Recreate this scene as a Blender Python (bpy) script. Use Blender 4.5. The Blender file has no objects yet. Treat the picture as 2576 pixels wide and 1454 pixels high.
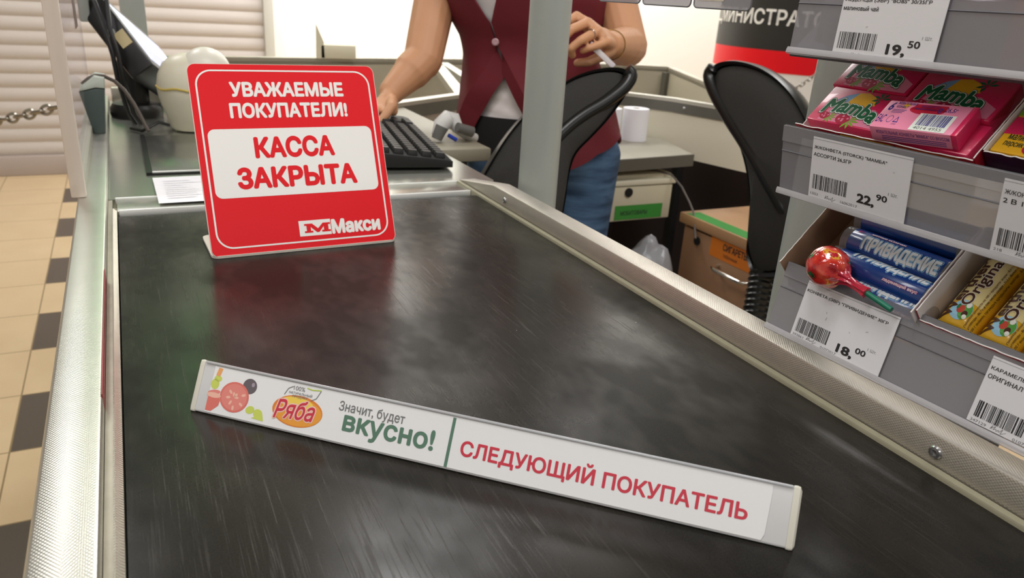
import bpy, bmesh, math, random
from mathutils import Vector, Matrix
random.seed(7)
C = bpy.context.scene.collection
PI = math.pi
SC = bpy.context.scene

# ------------------------------------------------------------------ camera
# All lengths in metres.  The belt surface is the working zero level; the whole
# place is lifted at the end so that the shop floor lies at z = 0.
BELT = 0.87
F = 1900.0                                   # focal length for a 2576 px wide frame
RX = Vector((0.896, -0.439, 0.060)); RD = Vector((-0.109, -0.350, -0.930)); RF = Vector((0.430, 0.828, -0.361))
RF.normalize(); RX = (RX - RX.dot(RF) * RF).normalized(); RD = RF.cross(RX).normalized()
CAM = Vector((0, 0, 0.28))

def at(px, py, depth):
    """point seen at (px, py) of the photograph, depth metres along the view axis"""
    return CAM + (RX * ((px - 1288) / F) + RD * ((py - 727) / F) + RF) * depth

cd = bpy.data.cameras.new('camera'); cam = bpy.data.objects.new('camera', cd); C.objects.link(cam)
cd.sensor_width = 36; cd.lens = F / 2576 * 36; cd.clip_start = 0.02
cam.matrix_world = Matrix(((RX.x, -RD.x, -RF.x, CAM.x), (RX.y, -RD.y, -RF.y, CAM.y), (RX.z, -RD.z, -RF.z, CAM.z), (0, 0, 0, 1)))
cd.dof.use_dof = True; cd.dof.focus_distance = 0.60; cd.dof.aperture_fstop = 13
SC.camera = cam

# ------------------------------------------------------------------ light
SC.view_settings.view_transform = 'Standard'; SC.view_settings.look = 'None'
SC.view_settings.gamma = 1; SC.view_settings.use_curve_mapping = False
SC.view_settings.exposure = 0.12
w = bpy.data.worlds.new('world'); SC.world = w; w.use_nodes = True
w.node_tree.nodes['Background'].inputs[0].default_value = (1.0, 0.99, 0.98, 1)
w.node_tree.nodes['Background'].inputs[1].default_value = 0.16

def lamp(x, y, z, sx, sy, power, rz=0, col=(1.0, 0.99, 0.975)):
    l = bpy.data.lights.new('ceiling_lamp', 'AREA'); l.shape = 'RECTANGLE'; l.size = sx; l.size_y = sy; l.energy = power * 0.47; l.color = col
    o = bpy.data.objects.new('ceiling_lamp', l); C.objects.link(o); o.location = (x, y, z); o.rotation_euler = (0, 0, rz)
    return o
# square ceiling panels over the far lane, rows of fluorescent strips nearer
for (x, y, L, P) in ((-0.55, 3.30, 0.6, 44), (0.98, 2.92, 0.6, 38), (2.0, 3.25, 0.6, 32), (3.1, 2.42, 0.6, 34),
                     (-1.4, 0.75, 1.25, 38), (0.3, 0.35, 1.25, 44), (2.0, -0.05, 1.25, 46),
                     (-1.6, -1.95, 1.25, 42), (0.2, -2.3, 1.25, 46), (2.0, -2.7, 1.25, 46)):
    lamp(x, y, 2.02, L, 0.6 if L < 1 else 0.30, P, -0.22)
# added lights that brighten the white back wall
for x in (0.9, 2.3, 3.7):
    lamp(x, 4.35, 2.0, 1.2, 0.25, 105, 0.0).rotation_euler = (math.radians(62), 0, 0)      # tilted to the wall so the belt does not mirror them

# ------------------------------------------------------------------ materials
def lin(h):
    h = h.lstrip('#'); v = [int(h[i:i + 2], 16) / 255 for i in (0, 2, 4)]
    return tuple(c / 12.92 if c <= 0.04045 else ((c + 0.055) / 1.055) ** 2.4 for c in v) + (1,)

MATS = {}
def mat(name, col, rough=0.5, metal=0.0, spec=0.5, alpha=None, emit=None, coat=0.0, noise=None, bump=None):
    if name in MATS: return MATS[name]
    m = bpy.data.materials.new(name); m.use_nodes = True; nt = m.node_tree; b = nt.nodes['Principled BSDF']
    b.inputs['Base Color'].default_value = lin(col); b.inputs['Roughness'].default_value = rough
    b.inputs['Metallic'].default_value = metal; b.inputs['Specular IOR Level'].default_value = spec
    b.inputs['Coat Weight'].default_value = coat
    if emit:
        b.inputs['Emission Color'].default_value = lin(col); b.inputs['Emission Strength'].default_value = emit
    tc = nt.nodes.new('ShaderNodeTexCoord')
    if noise:                                   # (scale, amount): gentle unevenness of the colour
        n = nt.nodes.new('ShaderNodeTexNoise'); n.inputs['Scale'].default_value = noise[0]; n.inputs['Detail'].default_value = 5
        nt.links.new(tc.outputs['Object'], n.inputs['Vector'])
        r = nt.nodes.new('ShaderNodeMapRange'); r.inputs['To Min'].default_value = 1 - noise[1]; r.inputs['To Max'].default_value = 1 + noise[1]
        nt.links.new(n.outputs['Fac'], r.inputs['Value'])
        mx = nt.nodes.new('ShaderNodeVectorMath'); mx.operation = 'SCALE'; mx.inputs[0].default_value = lin(col)[:3]
        nt.links.new(r.outputs['Result'], mx.inputs['Scale']); nt.links.new(mx.outputs[0], b.inputs['Base Color'])
    if bump:                                    # (scale, strength, distance)
        n = nt.nodes.new('ShaderNodeTexNoise'); n.inputs['Scale'].default_value = bump[0]; n.inputs['Detail'].default_value = 4
        nt.links.new(tc.outputs['Object'], n.inputs['Vector'])
        bp = nt.nodes.new('ShaderNodeBump'); bp.inputs['Strength'].default_value = bump[1]; bp.inputs['Distance'].default_value = bump[2]
        nt.links.new(n.outputs['Fac'], bp.inputs['Height']); nt.links.new(bp.outputs[0], b.inputs['Normal'])
    if alpha is not None:                       # clear plastic: part of the light goes straight through
        out = nt.nodes['Material Output']; t = nt.nodes.new('ShaderNodeBsdfTransparent'); t.inputs[0].default_value = (0.93, 0.92, 0.95, 1)
        ms = nt.nodes.new('ShaderNodeMixShader'); ms.inputs[0].default_value = alpha
        nt.links.new(t.outputs[0], ms.inputs[1]); nt.links.new(b.outputs[0], ms.inputs[2]); nt.links.new(ms.outputs[0], out.inputs[0])
    MATS[name] = m
    return m

def N(nt, kind, **kw):
    n = nt.nodes.new('ShaderNode' + kind)
    for k, v in kw.items():
        if hasattr(n, k): setattr(n, k, v)
    return n
def mth(nt, op, a, b=None):
    n = nt.nodes.new('ShaderNodeMath'); n.operation = op
    for i, s in enumerate((a, b)):
        if s is None: continue
        if isinstance(s, (int, float)): n.inputs[i].default_value = s
        else: nt.links.new(s, n.inputs[i])
    return n.outputs[0]
def mixc(nt, fac, c1, c2):
    n = nt.nodes.new('ShaderNodeMix'); n.data_type = 'RGBA'
    for s, i in ((fac, 0), (c1, 6), (c2, 7)):
        if isinstance(s, (int, float)): n.inputs[i].default_value = s
        elif isinstance(s, tuple): n.inputs[i].default_value = s
        else: nt.links.new(s, n.inputs[i])
    return n.outputs[2]
def wpos(nt):
    g = nt.nodes.new('ShaderNodeNewGeometry'); s = nt.nodes.new('ShaderNodeSeparateXYZ'); nt.links.new(g.outputs['Position'], s.inputs[0])
    return g.outputs['Position'], s.outputs[0], s.outputs[1], s.outputs[2]

def mat_floor():
    m = bpy.data.materials.new('ceramic_tiles'); m.use_nodes = True; nt = m.node_tree; b = nt.nodes['Principled BSDF']
    P, X, Y, Z = wpos(nt)
    u = mth(nt, 'DIVIDE', mth(nt, 'ADD', X, 0.365), 0.31); v = mth(nt, 'DIVIDE', mth(nt, 'SUBTRACT', Y, 1.992), 0.31)
    fu, fv = mth(nt, 'FLOOR', u), mth(nt, 'FLOOR', v); ru, rv = mth(nt, 'FRACT', u), mth(nt, 'FRACT', v)
    g = mth(nt, 'MAXIMUM', mth(nt, 'LESS_THAN', ru, 0.014), mth(nt, 'LESS_THAN', rv, 0.014))
    par = mth(nt, 'ABSOLUTE', mth(nt, 'MODULO', fv, 2.0))
    col0 = mth(nt, 'LESS_THAN', mth(nt, 'ABSOLUTE', fu), 0.5)
    dark = mth(nt, 'MULTIPLY', col0, mth(nt, 'LESS_THAN', par, 0.5))
    n = N(nt, 'TexNoise'); n.inputs['Scale'].default_value = 7; nt.links.new(P, n.inputs['Vector'])
    beige = mixc(nt, n.outputs['Fac'], lin('#d6bd98'), lin('#caae88'))
    c = mixc(nt, dark, beige, lin('#544840')); c = mixc(nt, g, c, lin('#8c7654'))
    nt.links.new(c, b.inputs['Base Color']); b.inputs['Roughness'].default_value = 0.35
    return m

def mat_belt():
    m = bpy.data.materials.new('worn_black_rubber'); m.use_nodes = True; nt = m.node_tree; b = nt.nodes['Principled BSDF']
    P, X, Y, Z = wpos(nt)
    def scratch(rot, sx, sy, det=6):
        mp = N(nt, 'Mapping'); mp.inputs['Rotation'].default_value = (0, 0, rot); mp.inputs['Scale'].default_value = (sx, sy, 1)
        nt.links.new(P, mp.inputs['Vector']); n = N(nt, 'TexNoise'); n.inputs['Scale'].default_value = 1.0; n.inputs['Detail'].default_value = det
        n.inputs['Roughness'].default_value = 0.65; nt.links.new(mp.outputs[0], n.inputs['Vector']); return n.outputs['Fac']
    big = scratch(0.4, 7, 4, 4); s1 = scratch(0.22, 420, 11); s2 = scratch(-0.62, 620, 16); fine = scratch(0, 900, 900, 2)
    def ramp(x, a, c): 
        r = N(nt, 'MapRange'); r.inputs['From Min'].default_value = a; r.inputs['From Max'].default_value = c; nt.links.new(x, r.inputs['Value']); return r.outputs['Result']
    worn = ramp(big, 0.42, 0.72); l1 = ramp(s1, 0.56, 0.74); l2 = ramp(s2, 0.58, 0.76)
    lines = mth(nt, 'MULTIPLY', mth(nt, 'MAXIMUM', l1, l2), mth(nt, 'ADD', mth(nt, 'MULTIPLY', worn, 0.9), 0.15))
    base = mixc(nt, worn, lin('#1b1a18'), lin('#26221e'))
    base = mixc(nt, mth(nt, 'MULTIPLY', lines, 0.22), base, lin('#6b655b'))
    base = mixc(nt, mth(nt, 'MULTIPLY', ramp(fine, 0.35, 0.7), 0.25), base, lin('#3c3832'))
    vo = N(nt, 'TexVoronoi'); vo.inputs['Scale'].default_value = 34; nt.links.new(P, vo.inputs['Vector'])
    sp = mth(nt, 'MULTIPLY', mth(nt, 'LESS_THAN', vo.outputs['Distance'], 0.03), 0.6)
    sel = N(nt, 'SeparateXYZ'); nt.links.new(vo.outputs['Color'], sel.inputs[0])
    sp = mth(nt, 'MULTIPLY', sp, mth(nt, 'GREATER_THAN', sel.outputs[0], 0.80))
    base = mixc(nt, sp, base, lin('#e8e2d6'))
    nt.links.new(base, b.inputs['Base Color'])
    ro = mth(nt, 'ADD', mth(nt, 'MULTIPLY', worn, -0.13), 0.31); ro = mth(nt, 'ADD', ro, mth(nt, 'MULTIPLY', lines, 0.15)); nt.links.new(ro, b.inputs['Roughness'])
    nt.links.new(mth(nt, 'ADD', mth(nt, 'MULTIPLY', worn, 0.20), 0.045), b.inputs['Specular IOR Level'])      # polished where goods have rubbed
    bp = N(nt, 'Bump'); bp.inputs['Strength'].default_value = 0.12; bp.inputs['Distance'].default_value = 0.0004
    nt.links.new(mth(nt, 'ADD', lines, mth(nt, 'MULTIPLY', fine, 0.4)), bp.inputs['Height']); nt.links.new(bp.outputs[0], b.inputs['Normal'])
    return m

def mat_embossed(name, col, rough, period, depth, tint_noise=0.05):
    """sheet steel with a fine rolled-in dot pattern"""
    m = bpy.data.materials.new(name); m.use_nodes = True; nt = m.node_tree; b = nt.nodes['Principled BSDF']
    tc = N(nt, 'TexCoord'); s = N(nt, 'SeparateXYZ'); nt.links.new(tc.outputs['Object'], s.inputs[0])
    k = 2 * PI / period
    a = mth(nt, 'SINE', mth(nt, 'MULTIPLY', mth(nt, 'ADD', s.outputs[0], s.outputs[2]), k)); c = mth(nt, 'SINE', mth(nt, 'MULTIPLY', s.outputs[1], k * 0.8))
    h = mth(nt, 'MULTIPLY', a, c)
    n = N(nt, 'TexNoise'); n.inputs['Scale'].default_value = 30; n.inputs['Detail'].default_value = 6; nt.links.new(tc.outputs['Object'], n.inputs['Vector'])
    bp = N(nt, 'Bump'); bp.inputs['Strength'].default_value = 0.5; bp.inputs['Distance'].default_value = depth
    nt.links.new(mth(nt, 'ADD', h, n.outputs['Fac']), bp.inputs['Height']); nt.links.new(bp.outputs[0], b.inputs['Normal'])
    nt.links.new(mixc(nt, n.outputs['Fac'], lin(col), tuple(x * (1 - tint_noise * 4) for x in lin(col)[:3]) + (1,)), b.inputs['Base Color'])
    b.inputs['Metallic'].default_value = 0.9; b.inputs['Roughness'].default_value = rough
    return m

M_floor = mat_floor(); M_belt = mat_belt()
M_emb = mat_embossed('embossed_steel', '#dcdad2', 0.34, 0.0022, 0.00010)
M_emb2 = mat_embossed('perforated_steel_strip', '#c9c6b8', 0.38, 0.0019, 0.00025)
M_steel = mat('brushed_steel', '#c4c5ba', 0.27, 0.85, noise=(18, 0.08), bump=(60, 0.05, 0.001))
M_steelr = mat('satin_aluminium', '#c8c2b4', 0.38, 0.9, noise=(25, 0.06))
M_wallw = mat('white_wall_paint', '#f4f3ee', 0.7, bump=(60, 0.1, 0.002))
M_ceil = mat('grey_ceiling_tiles', '#84817b', 0.8, noise=(3, 0.03))
M_shut = mat('painted_shutter_slats', '#c0b7b0', 0.45, noise=(6, 0.03))
M_shutbar = mat('shutter_bottom_bar_paint', '#a79a92', 0.45)
M_cream = mat('cream_laminate', '#e6e0cc', 0.5, noise=(4, 0.03))
M_beige = mat('beige_plastic', '#d8d2bc', 0.4, noise=(8, 0.03))
M_greyb = mat('grey_beige_board', '#b5ad98', 0.55, noise=(5, 0.04))
M_dark = mat('dark_maroon_board', '#1d0d0b', 0.7, noise=(8, 0.1))
M_black = mat('black_plastic', '#141414', 0.38, noise=(30, 0.08))
M_blackm = mat('black_matt', '#0d0c0b', 0.7)
M_pole = mat('grey_powder_coat', '#a9aeaa', 0.42, 0.2, noise=(14, 0.03))
M_clear = mat('clear_plastic', '#a6a5a9', 0.22, alpha=0.56, spec=0.6)
M_clear2 = mat('clear_plastic_lip', '#dad8da', 0.15, alpha=0.55, spec=0.8)  # paler than the rail: the lip's highlight is put into the colour
M_acryl = mat('acrylic_glass', '#e4ddd4', 0.10, alpha=0.22, spec=0.8)
M_frost = mat('frosted_acrylic_edge', '#e9dccf', 0.35, alpha=0.80)
M_paper = mat('white_paper', '#ecebef', 0.7, bump=(90, 0.06, 0.001))
M_paperw = mat('white_card', '#eeece8', 0.45)
M_ink = mat('black_print', '#2a2a2c', 0.6)
M_ink2 = mat('grey_print', '#77777b', 0.6)
M_red = mat('sign_red', '#e0101d', 0.42, spec=0.25, noise=(400, 0.05))
M_white = mat('sign_white', '#eeebe6', 0.42)
M_core = mat('white_foam_board_edge', '#e4ddd0', 0.7, noise=(60, 0.06))

# ------------------------------------------------------------------ mesh helpers
def frame(o, x, y):
    x = Vector(x).normalized(); y = Vector(y); y = (y - y.dot(x) * x).normalized(); z = x.cross(y)
    return Matrix(((x.x, y.x, z.x, o[0]), (x.y, y.y, z.y, o[1]), (x.z, y.z, z.z, o[2]), (0, 0, 0, 1)))
def T(x, y, z): return Matrix.Translation((x, y, z))
def R(a, ax): return Matrix.Rotation(a, 4, ax)
def rrect(x0, y0, x1, y1, r, n=6):
    p = []
    for cx, cy, a in ((x1 - r, y0 + r, -PI / 2), (x1 - r, y1 - r, 0), (x0 + r, y1 - r, PI / 2), (x0 + r, y0 + r, PI)):
        for i in range(n + 1):
            t = a + PI / 2 * i / n; p.append((cx + r * math.cos(t), cy + r * math.sin(t)))
    return p
def ell(cx, cy, rx, ry, n=28, rot=0):
    return [(cx + rx * math.cos(t) * math.cos(rot) - ry * math.sin(t) * math.sin(rot), cy + rx * math.cos(t) * math.sin(rot) + ry * math.sin(t) * math.cos(rot)) for t in [2 * PI * i / n for i in range(n)]]

import numpy as np
from mathutils.geometry import delaunay_2d_cdt
def glyphs(body, shear=0.0, _cache={}):
    """outlines of the built-in font, filled by the non-zero winding rule"""
    if (body, shear) in _cache: return _cache[body, shear]
    c = bpy.data.curves.new('lettering', 'FONT'); c.body = body; c.size = 1; c.shear = shear; c.resolution_u = 3; c.fill_mode = 'NONE'
    o = bpy.data.objects.new('lettering', c); me = bpy.data.meshes.new_from_object(o)
    P = [v.co.xy for v in me.vertices]; Ed = [tuple(e.vertices) for e in me.edges]
    bpy.data.objects.remove(o); bpy.data.curves.remove(c); bpy.data.meshes.remove(me)
    if not P: return [], []
    V, _, Fc, _, _, _ = delaunay_2d_cdt(P, Ed, [], 0, 1e-6)
    nxt = {}; deg = [0] * len(P)
    for a, b in Ed: nxt.setdefault(a, []).append(b); nxt.setdefault(b, []).append(a)
    A, B = [], []; seen = set()
    for st in range(len(P)):                     # walk every contour in its stored direction
        if st in seen or st not in nxt: continue
        loop = [st]; seen.add(st); cur = st; cand = [q for q in nxt[st] if q == st + 1] or nxt[st]; cur = cand[0]
        while cur not in seen:
            seen.add(cur); loop.append(cur); n_ = [q for q in nxt[cur] if q not in seen]
            if not n_: break
            cur = n_[0]
        for i, a in enumerate(loop): A.append(P[a]); B.append(P[loop[(i + 1) % len(loop)]])
    A = np.array(A); B = np.array(B); W = np.array([tuple(v) for v in V]); keep = []
    for f in Fc:
        x, y = W[list(f)].mean(0); up = (A[:, 1] <= y) & (B[:, 1] > y); dn = (A[:, 1] > y) & (B[:, 1] <= y)
        cr = (B[:, 0] - A[:, 0]) * (y - A[:, 1]) - (x - A[:, 0]) * (B[:, 1] - A[:, 1])
        if (up & (cr > 0)).sum() - (dn & (cr < 0)).sum(): keep.append(list(f))
    out = ([Vector((v[0], v[1], 0)) for v in V], keep); _cache[body, shear] = out
    return out

def finer(vs, fs):
    """split tall triangles so that lettering follows a curved surface"""
    vs = [v.copy() for v in vs]; todo = [tuple(f) for f in fs]; out = []; mid = {}
    def half(a, b):
        k = (min(a, b), max(a, b))
        if k not in mid: vs.append((vs[a] + vs[b]) / 2); mid[k] = len(vs) - 1
        return mid[k]
    while todo:
        a, b, c = todo.pop(); e = max(((vs[a] - vs[b]).length, a, b, c), ((vs[b] - vs[c]).length, b, c, a), ((vs[c] - vs[a]).length, c, a, b))
        if e[0] < 0.17: out.append([a, b, c]); continue
        m = half(e[1], e[2]); todo += [(e[1], m, e[3]), (m, e[2], e[3])]
    return vs, out

class MB:
    """collects shapes that end up as ONE mesh"""
    def __init__(s): s.v = []; s.f = []; s.m = []; s.s = []
    def add(s, vs, fs, mi=0, M=None, sm=False):
        k = len(s.v)
        s.v += [tuple(M @ Vector(v)) for v in vs] if M is not None else [tuple(v) for v in vs]
        for f in fs: s.f.append([i + k for i in f]); s.m.append(mi); s.s.append(sm)
        return s
    def bm(s, b, mi=0, M=None, sm=False):
        b.verts.index_update(); s.add([v.co.copy() for v in b.verts], [[v.index for v in f.verts] for f in b.faces], mi, M, sm); b.free(); return s
    def box(s, c, d, M=None, bev=0.0, mi=0, seg=2):
        b = bmesh.new(); bmesh.ops.create_cube(b, size=1, matrix=T(*c) @ Matrix.Diagonal((d[0], d[1], d[2], 1)))
        if bev: bmesh.ops.bevel(b, geom=b.edges[:], offset=bev, segments=seg, affect='EDGES', profile=0.5)
        return s.bm(b, mi, M, bev > 0)
    def bb(s, x0, x1, y0, y1, z0, z1, M=None, bev=0.0, mi=0):
        return s.box(((x0 + x1) / 2, (y0 + y1) / 2, (z0 + z1) / 2), (abs(x1 - x0), abs(y1 - y0), abs(z1 - z0)), M, bev, mi)
    def poly(s, p, z=0, M=None, mi=0): return s.add([(x, y, z) for x, y in p], [list(range(len(p)))], mi, M)
    def prism(s, p, z0, z1, M=None, mi=0, bev=0.0, sm=False):
        b = bmesh.new(); lo = [b.verts.new((x, y, z0)) for x, y in p]; hi = [b.verts.new((x, y, z1)) for x, y in p]; n = len(p)
        b.faces.new(lo[::-1]); b.faces.new(hi)
        for i in range(n): b.faces.new((lo[i], lo[(i + 1) % n], hi[(i + 1) % n], hi[i]))
        bmesh.ops.recalc_face_normals(b, faces=b.faces[:])
        if bev:
            es = [e for e in b.edges if abs(e.verts[0].co.z - e.verts[1].co.z) < 1e-9]
            bmesh.ops.bevel(b, geom=es, offset=bev, segments=2, affect='EDGES', profile=0.5)
        return s.bm(b, mi, M, sm or bev > 0)
    def ringband(s, a, b2, z, M=None, mi=0):
        n = len(a); return s.add([(x, y, z) for x, y in a] + [(x, y, z) for x, y in b2], [(i, (i + 1) % n, n + (i + 1) % n, n + i) for i in range(n)], mi, M)
    def loft(s, rings, mi=0, M=None, caps=True, closed=True, sm=True):
        n = len(rings[0]); vs = [p for r in rings for p in r]; fs = []
        for j in range(len(rings) - 1):
            for i in range(n if closed else n - 1):
                fs.append((j * n + i, j * n + (i + 1) % n, (j + 1) * n + (i + 1) % n, (j + 1) * n + i))
        if caps and closed: fs.append(list(range(n))[::-1]); fs.append([(len(rings) - 1) * n + i for i in range(n)])
        return s.add(vs, fs, mi, M, sm)
    def tube(s, path, r, n=10, mi=0, M=None, closed=False):
        P = [Vector(p) for p in path]; rr = r if isinstance(r, (list, tuple)) else [r] * len(P); rings = []; up = None
        for i, p in enumerate(P):
            if closed: t = P[(i + 1) % len(P)] - P[i - 1]
            else: t = P[min(i + 1, len(P) - 1)] - P[max(i - 1, 0)]
            t.normalize()
            if up is None: up = t.orthogonal().normalized()
            up = (up - up.dot(t) * t).normalized(); sd = t.cross(up)
            rings.append([p + (up * math.cos(2 * PI * k / n) + sd * math.sin(2 * PI * k / n)) * rr[i] for k in range(n)])
        if closed: rings.append(rings[0])
        return s.loft(rings, mi, M, caps=not closed)
    def lathe(s, prof, n=24, mi=0, M=None):
        return s.loft([[(r * math.cos(2 * PI * k / n), r * math.sin(2 * PI * k / n), z) for k in range(n)] for r, z in prof], mi, M)
    def ball(s, c, r, mi=0, M=None, n=20):
        r = r if isinstance(r, (tuple, list)) else (r, r, r); b = bmesh.new(); bmesh.ops.create_uvsphere(b, u_segments=n, v_segments=max(8, n * 2 // 3), radius=1, matrix=T(*c) @ Matrix.Diagonal((r[0], r[1], r[2], 1)))
        return s.bm(b, mi, M, True)
    def cap(s, p, q, r1, r2, mi=0, n=16):
        p, q = Vector(p), Vector(q); t = (q - p); L = t.length; t.normalize(); up = t.orthogonal().normalized(); sd = t.cross(up); rings = []
        st = [(-math.cos(a) * r1, math.sin(a) * r1) for a in (0.12, 0.5, 0.95, 1.4)] + [(L + math.sin(a) * r2, math.cos(a) * r2) for a in (0.15, 0.6, 1.05, 1.45)]
        for z, r in st: rings.append([p + t * z + (up * math.cos(2 * PI * k / n) + sd * math.sin(2 * PI * k / n)) * r for k in range(n)])
        return s.loft(rings, mi)
    def text(s, body, rect, M=None, mi=0, z=0.0, bold=0.0, shear=0.0, warp=None, fit='wh', align='l'):
        """lettering fitted into rect = (x0, y0, x1, y1)"""
        vs, fs = glyphs(body, shear)
        if not vs: return s
        if warp: vs, fs = finer(vs, fs)
        x0 = min(v.x for v in vs); x1 = max(v.x for v in vs); y0 = min(v.y for v in vs); y1 = max(v.y for v in vs)
        # a heavier weight is printed as shifted copies of the same strokes
        sh = [(0, 0)] if bold <= 0 else [(bold * math.cos(a), bold * math.sin(a)) for a in [PI * k / 4 for k in range(8)]] + ([(0, 0)] if bold > 0.03 else [])
        sx = (rect[2] - rect[0]) / (x1 - x0 + 2 * bold); sy = (rect[3] - rect[1]) / (y1 - y0 + 2 * bold)
        if fit == 'h': sx = sy
        if fit == 'w': sy = sx
        for q_, (dx, dy) in enumerate(sh):
            out = []; zq = z + q_ * 5e-6
            for v in vs:
                x, y = rect[0] + (v.x - x0 + bold + dx) * sx, rect[1] + (v.y - y0 + bold + dy) * sy
                out.append(warp(x, y, zq) if warp else (x, y, zq))
            s.add(out, fs, mi, M)
        return s
    def bars(s, x0, y0, x1, y1, M=None, mi=0, z=0.0, seed=1, n=30):
        rnd = random.Random(seed); ws = [rnd.choice((1, 1, 1, 2, 2, 3)) for _ in range(2 * n - 1)]; k = (x1 - x0) / sum(ws); x = x0
        for i, q in enumerate(ws):
            if i % 2 == 0: s.poly([(x, y0), (x + q * k, y0), (x + q * k, y1), (x, y1)], z, M, mi)
            x += q * k
        return s

ML = {}
def link(o, M): ML[o.name] = M; C.objects.link(o)
def obj(name, mb, mats, parent=None, world=False, M=None, ang=35):
    """link the collected shapes as one mesh object; top-level ones get their origin at the base"""
    if not isinstance(mats, (list, tuple)): mats = [mats]
    vs = [Vector(v) for v in mb.v]; loc = Matrix.Identity(4)
    if parent is not None and world: inv = ML[parent.name].inverted(); vs = [inv @ v for v in vs]
    if parent is None:
        if M is None:
            b = [[f(v[i] for v in vs) for f in (min, max)] for i in range(3)]
            loc = T((b[0][0] + b[0][1]) / 2, (b[1][0] + b[1][1]) / 2, b[2][0]); inv = loc.inverted(); vs = [inv @ v for v in vs]
        else: loc = M
    me = bpy.data.meshes.new(name); me.from_pydata([tuple(v) for v in vs], [], mb.f)
    for m in mats: me.materials.append(m)
    me.polygons.foreach_set('material_index', mb.m); me.polygons.foreach_set('use_smooth', mb.s); me.update()
    try: me.set_sharp_from_angle(angle=math.radians(ang))
    except Exception: pass
    o = bpy.data.objects.new(name, me)
    if parent is not None: o.parent = parent; link(o, ML[parent.name])
    else: o.matrix_world = loc; link(o, loc)
    return o
def tag(o, label, cat, group=None, kind=None):
    o['label'] = label; o['category'] = cat
    if group: o['group'] = group
    if kind: o['kind'] = kind
    return o
def thing(name, label, cat, M=None, group=None):
    o = bpy.data.objects.new(name, None); o.empty_display_size = 0.05
    M = M if M is not None else Matrix.Identity(4)
    if isinstance(M, (tuple, Vector)): M = T(*M)
    o.matrix_world = M; link(o, M); return tag(o, label, cat, group)
def plabel(o, t): o['label'] = t; return o
def struct(name, mb, mats, label=None, cat=None, M=None):
    o = obj(name, mb, mats, M=M); o['kind'] = 'structure'; o['label'] = label or name.replace('_', ' '); o['category'] = cat or name.split('_')[0]; return o
def applied(name, mb, m, voxel, smooth=6, parent=None):
    """melt overlapping volumes into one continuous skin"""
    t = obj(name + '_draft', mb, m, parent, True); md = t.modifiers.new('r', 'REMESH'); md.mode = 'VOXEL'; md.voxel_size = voxel; md.use_smooth_shade = True
    sm = t.modifiers.new('s', 'SMOOTH'); sm.factor = 0.5; sm.iterations = smooth
    dg = bpy.context.evaluated_depsgraph_get(); me = bpy.data.meshes.new_from_object(t.evaluated_get(dg)); me.name = name
    o = bpy.data.objects.new(name, me); M = ML[t.name]; o.parent = t.parent; bpy.data.objects.remove(t)
    for p in me.polygons: p.use_smooth = True
    if not me.materials: me.materials.append(m)
    if parent is None: o.matrix_world = M
    link(o, M); return o

# ------------------------------------------------------------------ the setting
FZ = -BELT
struct('floor', MB().bb(-4.2, 5.2, -3.6, 6.2, FZ - 0.05, FZ), M_floor, 'floor of beige ceramic tiles with a line of dark squares')
struct('ceiling', MB().bb(-4.2, 5.2, -3.6, 6.2, 2.08, 2.13), M_ceil, 'grey ceiling')
struct('wall_back', MB().bb(-4.2, 5.2, 5.25, 5.35, FZ, 2.08), M_wallw, 'bright white back wall')
struct('wall_left', MB().bb(-4.3, -4.2, -3.6, 5.35, FZ, 2.08), M_wallw, 'white side wall on the left')
struct('wall_right', MB().bb(5.2, 5.3, -3.6, 5.35, FZ, 2.08), M_wallw, 'white side wall on the right')

# roller shutter on the back wall
t = thing('roller_shutter', 'pale closed roller shutter of horizontal slats in the left background', 'shutter', (-0.9, 5.15, FZ))
m = MB(); rows = []
z = FZ + 0.115; prof = []
while z < 2.0:
    for k in range(6):
        a = k / 6; prof.append((5.17 - 0.009 * math.sin(PI * min(1, a * 1.12)) ** 0.7, z + 0.077 * a))
    z += 0.077
m.loft([[(x, y, zz) for y, zz in prof] for x in (-3.4, 0.815)], closed=False, caps=False)
obj('slat_curtain', m, M_shut, t, True, ang=25)
obj('bottom_bar', MB().bb(-3.4, 0.815, 5.14, 5.19, FZ, FZ + 0.115, bev=0.006), M_shutbar, t, True)
obj('unseen_green_panel', MB().bb(-1.6, 0.75, 5.08, 5.13, 1.15, 1.95, bev=0.004), mat('green_panel_paint', '#2f9a3c', 0.5), t, True)  # unseen green panel, added to give the belt its green reflection
obj('guide_rail', MB().bb(0.815, 0.875, 5.13, 5.25, FZ, 2.0, bev=0.005), mat('grey_guide_rail', '#c9c8c0', 0.4), t, True)

# ------------------------------------------------------------------ checkout counter
ctr = thing('checkout_counter', 'long checkout counter with black conveyor belt between steel rails', 'counter', (0.21, 0.6, FZ))
m = MB().bb(-0.055, 0.47, -0.45, 1.06, FZ, -0.04).bb(-0.055, 0.47, 1.06, 2.0, FZ + 0.02, -0.012)
obj('cabinet_body', m, M_cream, ctr, True)
# belt, rolling over at its far end
pr = [(-0.45, 0.0), (1.004, 0.0)] + [(1.004 + 0.022 * math.sin(a), -0.022 + 0.022 * math.cos(a)) for a in [PI * i / 8 for i in range(1, 9)]] + [(-0.45, -0.044)]
m = MB(); m.prism([(y, z) for y, z in pr], -0.025, 0.4525, frame((0, 0, 0), (0, 1, 0), (0, 0, 1)))
obj('conveyor_belt', m, M_belt, ctr, True)
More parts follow.
